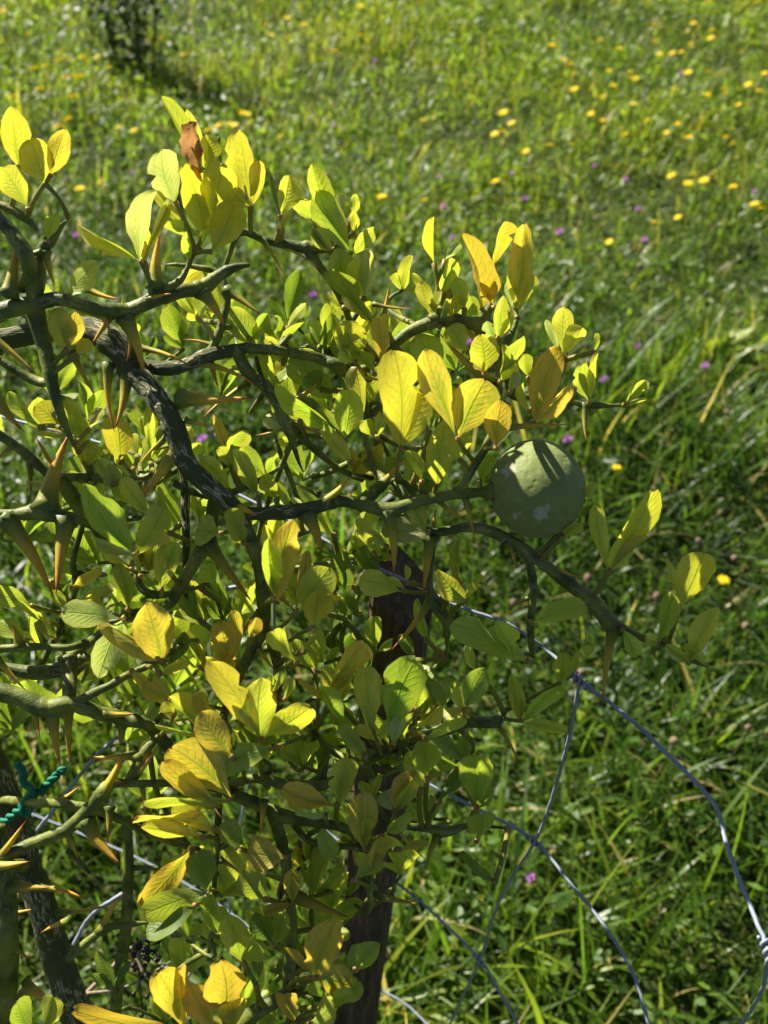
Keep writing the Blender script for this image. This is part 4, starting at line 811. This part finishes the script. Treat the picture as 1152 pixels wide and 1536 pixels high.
for i in range(26):
    x, y = rr.gauss(212, 17), rr.gauss(1446, 22); q = P(x, y, .635+rr.uniform(-.01, .01))
    dt([(x, y, .635), (x+rr.uniform(-12, 12), y-rr.uniform(4, 20), .635), (208+rr.uniform(-6, 6), 1432+rr.uniform(-12, 12), .636)], .0005, .0004, 'twig', M_BLACK)
    V, F, A, T = tube(np.array([np.array(q)+UP*t*.0018 for t in (-1, -.6, 0, .6, 1)]), np.array([.0004, .0014, .0018, .0013, .0003]), sides=6)
    put('seed_head', make_mesh('seed_head', V, F, M_BLACK), dw, DI.copy())

# ------------------------------------------------------------------ meadow flowers
def petal_ring(n, r0, r1, w, lift, droop, rr, rows=1):
    V, F = [], []
    for row in range(rows):
        for i in range(n):
            a = 2*math.pi*(i+.5*row)/n+rr.uniform(-.08, .08); L = r1*(1-.25*row)*rr.uniform(.88, 1.08); ca, sa = math.cos(a), math.sin(a)
            z1 = lift*(1+.6*row)+rr.uniform(-.1, .1)*r1
            b = len(V)
            for t, ww in ((r0, w*.45), (r0+(L-r0)*.55, w), (L, w*.7)):
                tt = (t-r0)/(L-r0+1e-9); z = z1*math.sin(tt*1.6)-droop*tt*tt
                V += [(ca*t-sa*ww/2, sa*t+ca*ww/2, z), (ca*t+sa*ww/2, sa*t-ca*ww/2, z)]
            F += [(b, b+1, b+3, b+2), (b+2, b+3, b+5, b+4)]
    return V, F
def dome(r, h, sides=10, rows=4, z0=0):
    V = []; F = []
    for j in range(rows+1):
        a = j/rows*math.pi/2
        for k in range(sides): b = 2*math.pi*k/sides; V.append((r*math.cos(a)*math.cos(b), r*math.cos(a)*math.sin(b), z0+h*math.sin(a)))
    F = [(j*sides+k, j*sides+(k+1) % sides, (j+1)*sides+(k+1) % sides, (j+1)*sides+k) for j in range(rows) for k in range(sides)]
    return V, F
rr = random.Random(9)
YP = [make_mesh('ray_petals', *petal_ring(15, .002, 1.0*.014, .0046, .003, .002, random.Random(q), 2), M_YEL) for q in range(4)]
YC = make_mesh('disc', *dome(.0042, .0028), M_YELC)
def purple_mesh(q):
    r_ = random.Random(q); V, F = [], []
    for i in range(46):
        a = r_.uniform(0, 6.28); e = r_.uniform(.25, 1.5); L = r_.uniform(.009, .0125); d = Vector((math.cos(a)*math.cos(e), math.sin(a)*math.cos(e), math.sin(e))); s = d.cross(Vector((0, 0, 1))).normalized()*.0011
        b = len(V); V += [tuple(d*.002-s*.5), tuple(d*.002+s*.5), tuple(d*L*.7+s), tuple(d*L), tuple(d*L*.7-s)]; F.append((b, b+1, b+2, b+3, b+4))
    return V, F
PP = [make_mesh('florets', *purple_mesh(q), M_PUR) for q in range(3)]
cupV, cupF = dome(.0042, -.007, z0=.001); CUP = make_mesh('bract_cup', cupV, cupF, M_BRACT)
def flower(name, px, py, h, kind, label, group, size=1.0):
    # the head floats at height h above the ground on a thin stem
    o, r = ray(px, py); p = o+r*((h-o.z)/r.z)
    base = Vector((p.x+rr.uniform(-.03, .03), p.y+rr.uniform(-.02, .04), 0)); base.z = gz(base.x, base.y)-.005
    t = empty(name, base); tag(t, label, 'flower', group)
    top = p-base
    c = np.array([np.array(top)*np.array((s**1.5, s**1.5, s)) for s in np.linspace(0, 1, 6)])
    put('stem', tube_mesh('stem', c, np.linspace(.0013, .0010, 6), M_FSTEM, sides=5), t)
    sun_tilt = Vector((sunv.x*.5+rr.uniform(-.35, .35), sunv.y*.4+rr.uniform(-.35, .35), 1)).normalized()
    m = Matrix.Translation(top) @ sun_tilt.to_track_quat('Z', 'Y').to_matrix().to_4x4() @ Matrix.Scale(size, 4)
    if kind == 'y':
        put('ray_petals', rr.choice(YP), t, m); put('disc', YC, t, m)
    else: put('florets', rr.choice(PP), t, m)
    put('bract_cup', CUP, t, m); return t
YF = [(867,57),(901,60),(930,73),(982,61),(989,81),(1008,80),(1036,65),(1040,35),(1068,46),(1066,57),(1113,79),(846,90),(854,96),(862,111),(914,106),(948,114),(921,129),(862,134),(905,145),(951,156),(886,171),(906,181),(938,202),(1032,109),(1062,108),(1012,133),(1061,142),(1085,133),(1088,141),(1122,127),(1138,136),(1147,110),(1108,157),(1052,185),(1017,186),(971,181),(1000,199),(1034,206),(1089,206),(1099,215),(1100,280),(1017,326),(914,363),(634,180),(755,169),(767,185),(754,197),(742,201),(789,227),(744,272),(824,218),(637,300),(631,3),(829,68),(1061,3),(1029,3),(1136,3),(981,37),(1031,48),(954,118),(946,108),(1038,70),(1022,78),
      (5,17),(42,51),(3,63),(68,100),(51,103),(125,86),(163,102),(106,115),(120,115),(95,118),(60,133),(111,145),(18,145),(90,189),(102,179),(178,191),(201,196),(70,218),(150,275),(120,283),(228,89),(243,57),(225,60),(400,37),(432,27),(407,52),(432,56),(456,37),(543,53),(501,77),(362,167),(372,172),(332,186),(352,188),(313,196),(421,205),(390,3),(541,10),(291,50),(90,90),(102,90),(145,86),(185,150),(345,186),(326,190),(366,170),(84,192)]
UNI = {(278,82): 'single yellow flower at the edge of the small dark sapling shadow', (573,295): 'yellow meadow flower just above the pale leaf tips of the upper branch',
       (983,334): 'yellow flower standing alone low in the right meadow', (1007,264): 'leftmost of the four yellow flowers clustered at right', (1032,275): 'lowest of the four yellow flowers clustered at right',
       (1040,262): 'uppermost of the four yellow flowers clustered at right', (1056,271): 'rightmost of the four yellow flowers clustered at right', (1132,306): 'upper left of the two yellow flowers close together at the right edge',
       (1142,313): 'lower right of the two yellow flowers close together at the right edge', (1085,870): 'yellow flower half hidden behind the rightmost yellow leaf', (925,701): 'yellow flower in the grass right of the fruit'}
for (x, y), lb in UNI.items(): flower('yellow_flower', x, y, .16 if y < 500 else .14, 'y', lb, 'yellow wildflowers in the meadow', 1.0 if y < 500 else (.62 if y < 800 else .7))
for x, y in YF:
    lb = ('small yellow daisy-like flower in the grass of the upper right meadow' if x > 800 else 'small yellow daisy-like flower in the open grass at the upper middle' if x > 600 else
          'small yellow daisy-like flower in the grass behind the shrub at the upper left')
    flower('yellow_flower', x, y, rr.uniform(.12, .22), 'y', lb, 'yellow wildflowers in the meadow', rr.uniform(.72, 1.12))
PF = {(957,523): 'purple flower head in the right meadow, left of a leafy tuft', (1058,551): 'largest purple flower head, near the right edge', (906,572): 'purple flower head beside the thin shrub tip right of the fruit',
      (851,662): 'purple flower head just above the green fruit', (305,660): 'purple flower head seen through the branches at left', (797,1318): 'purple flower head low in the grass behind the fence wires', (703,516): 'purple flower head seen between the upper yellow leaves',
      (116,355): 'purple flower head near the spines at the upper left'}
for (x, y), lb in PF.items(): flower('purple_flower', x, y, .15, 'p', lb, 'purple knapweed-like flowers in the meadow', 1.1 if y < 1000 else .65)
for x, y in [(767,261),(787,301),(667,312),(658,268),(679,358),(938,271),(1022,111),(1132,288),(958,316),(841,350),(967,362),(893,250),(501,191),(563,94),(198,262),(470,445)]:
    flower('purple_flower', x, y, rr.uniform(.12, .2), 'p', 'small purple flower head in the grass above the shrub', 'purple knapweed-like flowers in the meadow', rr.uniform(.85, 1.15))

M_DEAD = simple('dry_seed_head', (.07, .045, .03), (.26, .18, .12), 500, .85, .1)
DH = make_mesh('seed_head', *(lambda vf: ([(x*(1+.25*math.sin(9*y*900)), y, z) for x, y, z in vf[0]], vf[1]))(dome(.0055, .0075, 9, 4)), M_DEAD)
def dead_head(px, py, lb):
    o, r = ray(px, py); h = rr.uniform(.10, .17); p = o+r*((h-o.z)/r.z)
    base = Vector((p.x+rr.uniform(-.03, .03), p.y+rr.uniform(-.02, .03), 0)); base.z = gz(base.x, base.y)-.005
    t = empty('dry_seed_head', base); tag(t, lb, 'seed head', 'dry brown seed heads in the grass'); top = p-base
    c = np.array([np.array(top)*np.array((s**1.5, s**1.5, s)) for s in np.linspace(0, 1, 6)])
    put('stem', tube_mesh('stem', c, np.linspace(.0011, .0008, 6), M_DRY, sides=5), t)
    m = Matrix.Translation(top) @ Vector((rr.uniform(-.4, .4), rr.uniform(-.4, .4), 1)).to_track_quat('Z', 'Y').to_matrix().to_4x4() @ Matrix.Scale(rr.uniform(.8, 1.2), 4)
    put('seed_head', DH, t, m); put('bract_cup', CUP, t, m)
for x, y in [(1102,838),(1122,1092),(1010,1112),(872,1010),(882,868),(862,905),(770,905),(1118,940),(985,895),(1080,770),(1048,812)]: dead_head(x, y, 'small dry brown seed head in the grass right of the shrub')
for x, y in [(1000,360),(880,520),(960,400),(1090,620),(990,480),(760,220),(1110,470),(720,300),(850,420)]: dead_head(x, y, 'small dry brown seed head in the meadow above the fruit')
tb = on_plane(1062, 545, 2, .02); tuft = empty('leafy_weed', (tb.x, tb.y, gz(tb.x, tb.y))); tag(tuft, 'bright green leafy weed tuft near the right edge', 'weed')
rr2 = random.Random(15)
for i in range(22):
    a = rr2.uniform(0, 6.28); L = rr2.uniform(.05, .12); V, F = [], []; ln_ = rr2.uniform(.15, .75); wd = L*rr2.uniform(.13, .2)
    for j in range(7):
        t = j/6; out = L*(ln_*t+.35*t*t*ln_); up = L*(t-.35*ln_*t*t); w_ = wd*math.sin(math.pi*min(.98, t*.9+.07))
        for k in (-1, 0, 1): V.append((math.cos(a)*out-math.sin(a)*k*w_, math.sin(a)*out+math.cos(a)*k*w_, up+abs(k)*w_*.35+.004*math.sin(j*2+i)))
    F = [(j*3+k, j*3+k+1, j*3+k+4, j*3+k+3) for j in range(6) for k in range(2)]
    put('leaf', make_mesh('leaf', V, F, M_FORB, {'tint': ('FLOAT', [rr2.uniform(.6, 1)]*len(V)), 'hgt': ('FLOAT', [.6]*len(V))}), tuft)

# ------------------------------------------------------------------ dark sapling far up left
sb = on_plane(198, 88, 2, 0.03); sap = empty('dark_sapling', (sb.x, sb.y, gz(sb.x, sb.y))); tag(sap, 'small dark bushy sapling with thin stems at the top left', 'sapling')
rr = random.Random(21); LVv = []
for i, (ox, oy, tx_, ty_, h, r0) in enumerate([(-.05, 0, -.11, .02, 0.45, .010), (.02, .02, .05, .05, 0.50, .012), (.07, -.01, .13, 0, 0.42, .007), (-.01, .04, -.03, .09, 0.40, .006), (.04, -.03, .02, -.08, 0.36, .006), (-.08, .02, -.17, .03, 0.36, .005)]):
    c = catmull([(ox, oy, -.02), (ox+(tx_-ox)*.3+rr.uniform(-.01, .01), oy+.01, h*.35), (ox+(tx_-ox)*.7, oy+(ty_-oy)*.6, h*.7), (tx_, ty_, h)], 5)
    put('stem', tube_mesh('stem', c, np.linspace(r0, r0*.35, len(c)), M_STEM, sides=7), sap)
    for q in c[1:]:
        for s in range(13):
            LVv.append((q[0]+rr.gauss(0, .045), q[1]+rr.gauss(0, .045), max(.02, q[2]+rr.gauss(0, .04))))
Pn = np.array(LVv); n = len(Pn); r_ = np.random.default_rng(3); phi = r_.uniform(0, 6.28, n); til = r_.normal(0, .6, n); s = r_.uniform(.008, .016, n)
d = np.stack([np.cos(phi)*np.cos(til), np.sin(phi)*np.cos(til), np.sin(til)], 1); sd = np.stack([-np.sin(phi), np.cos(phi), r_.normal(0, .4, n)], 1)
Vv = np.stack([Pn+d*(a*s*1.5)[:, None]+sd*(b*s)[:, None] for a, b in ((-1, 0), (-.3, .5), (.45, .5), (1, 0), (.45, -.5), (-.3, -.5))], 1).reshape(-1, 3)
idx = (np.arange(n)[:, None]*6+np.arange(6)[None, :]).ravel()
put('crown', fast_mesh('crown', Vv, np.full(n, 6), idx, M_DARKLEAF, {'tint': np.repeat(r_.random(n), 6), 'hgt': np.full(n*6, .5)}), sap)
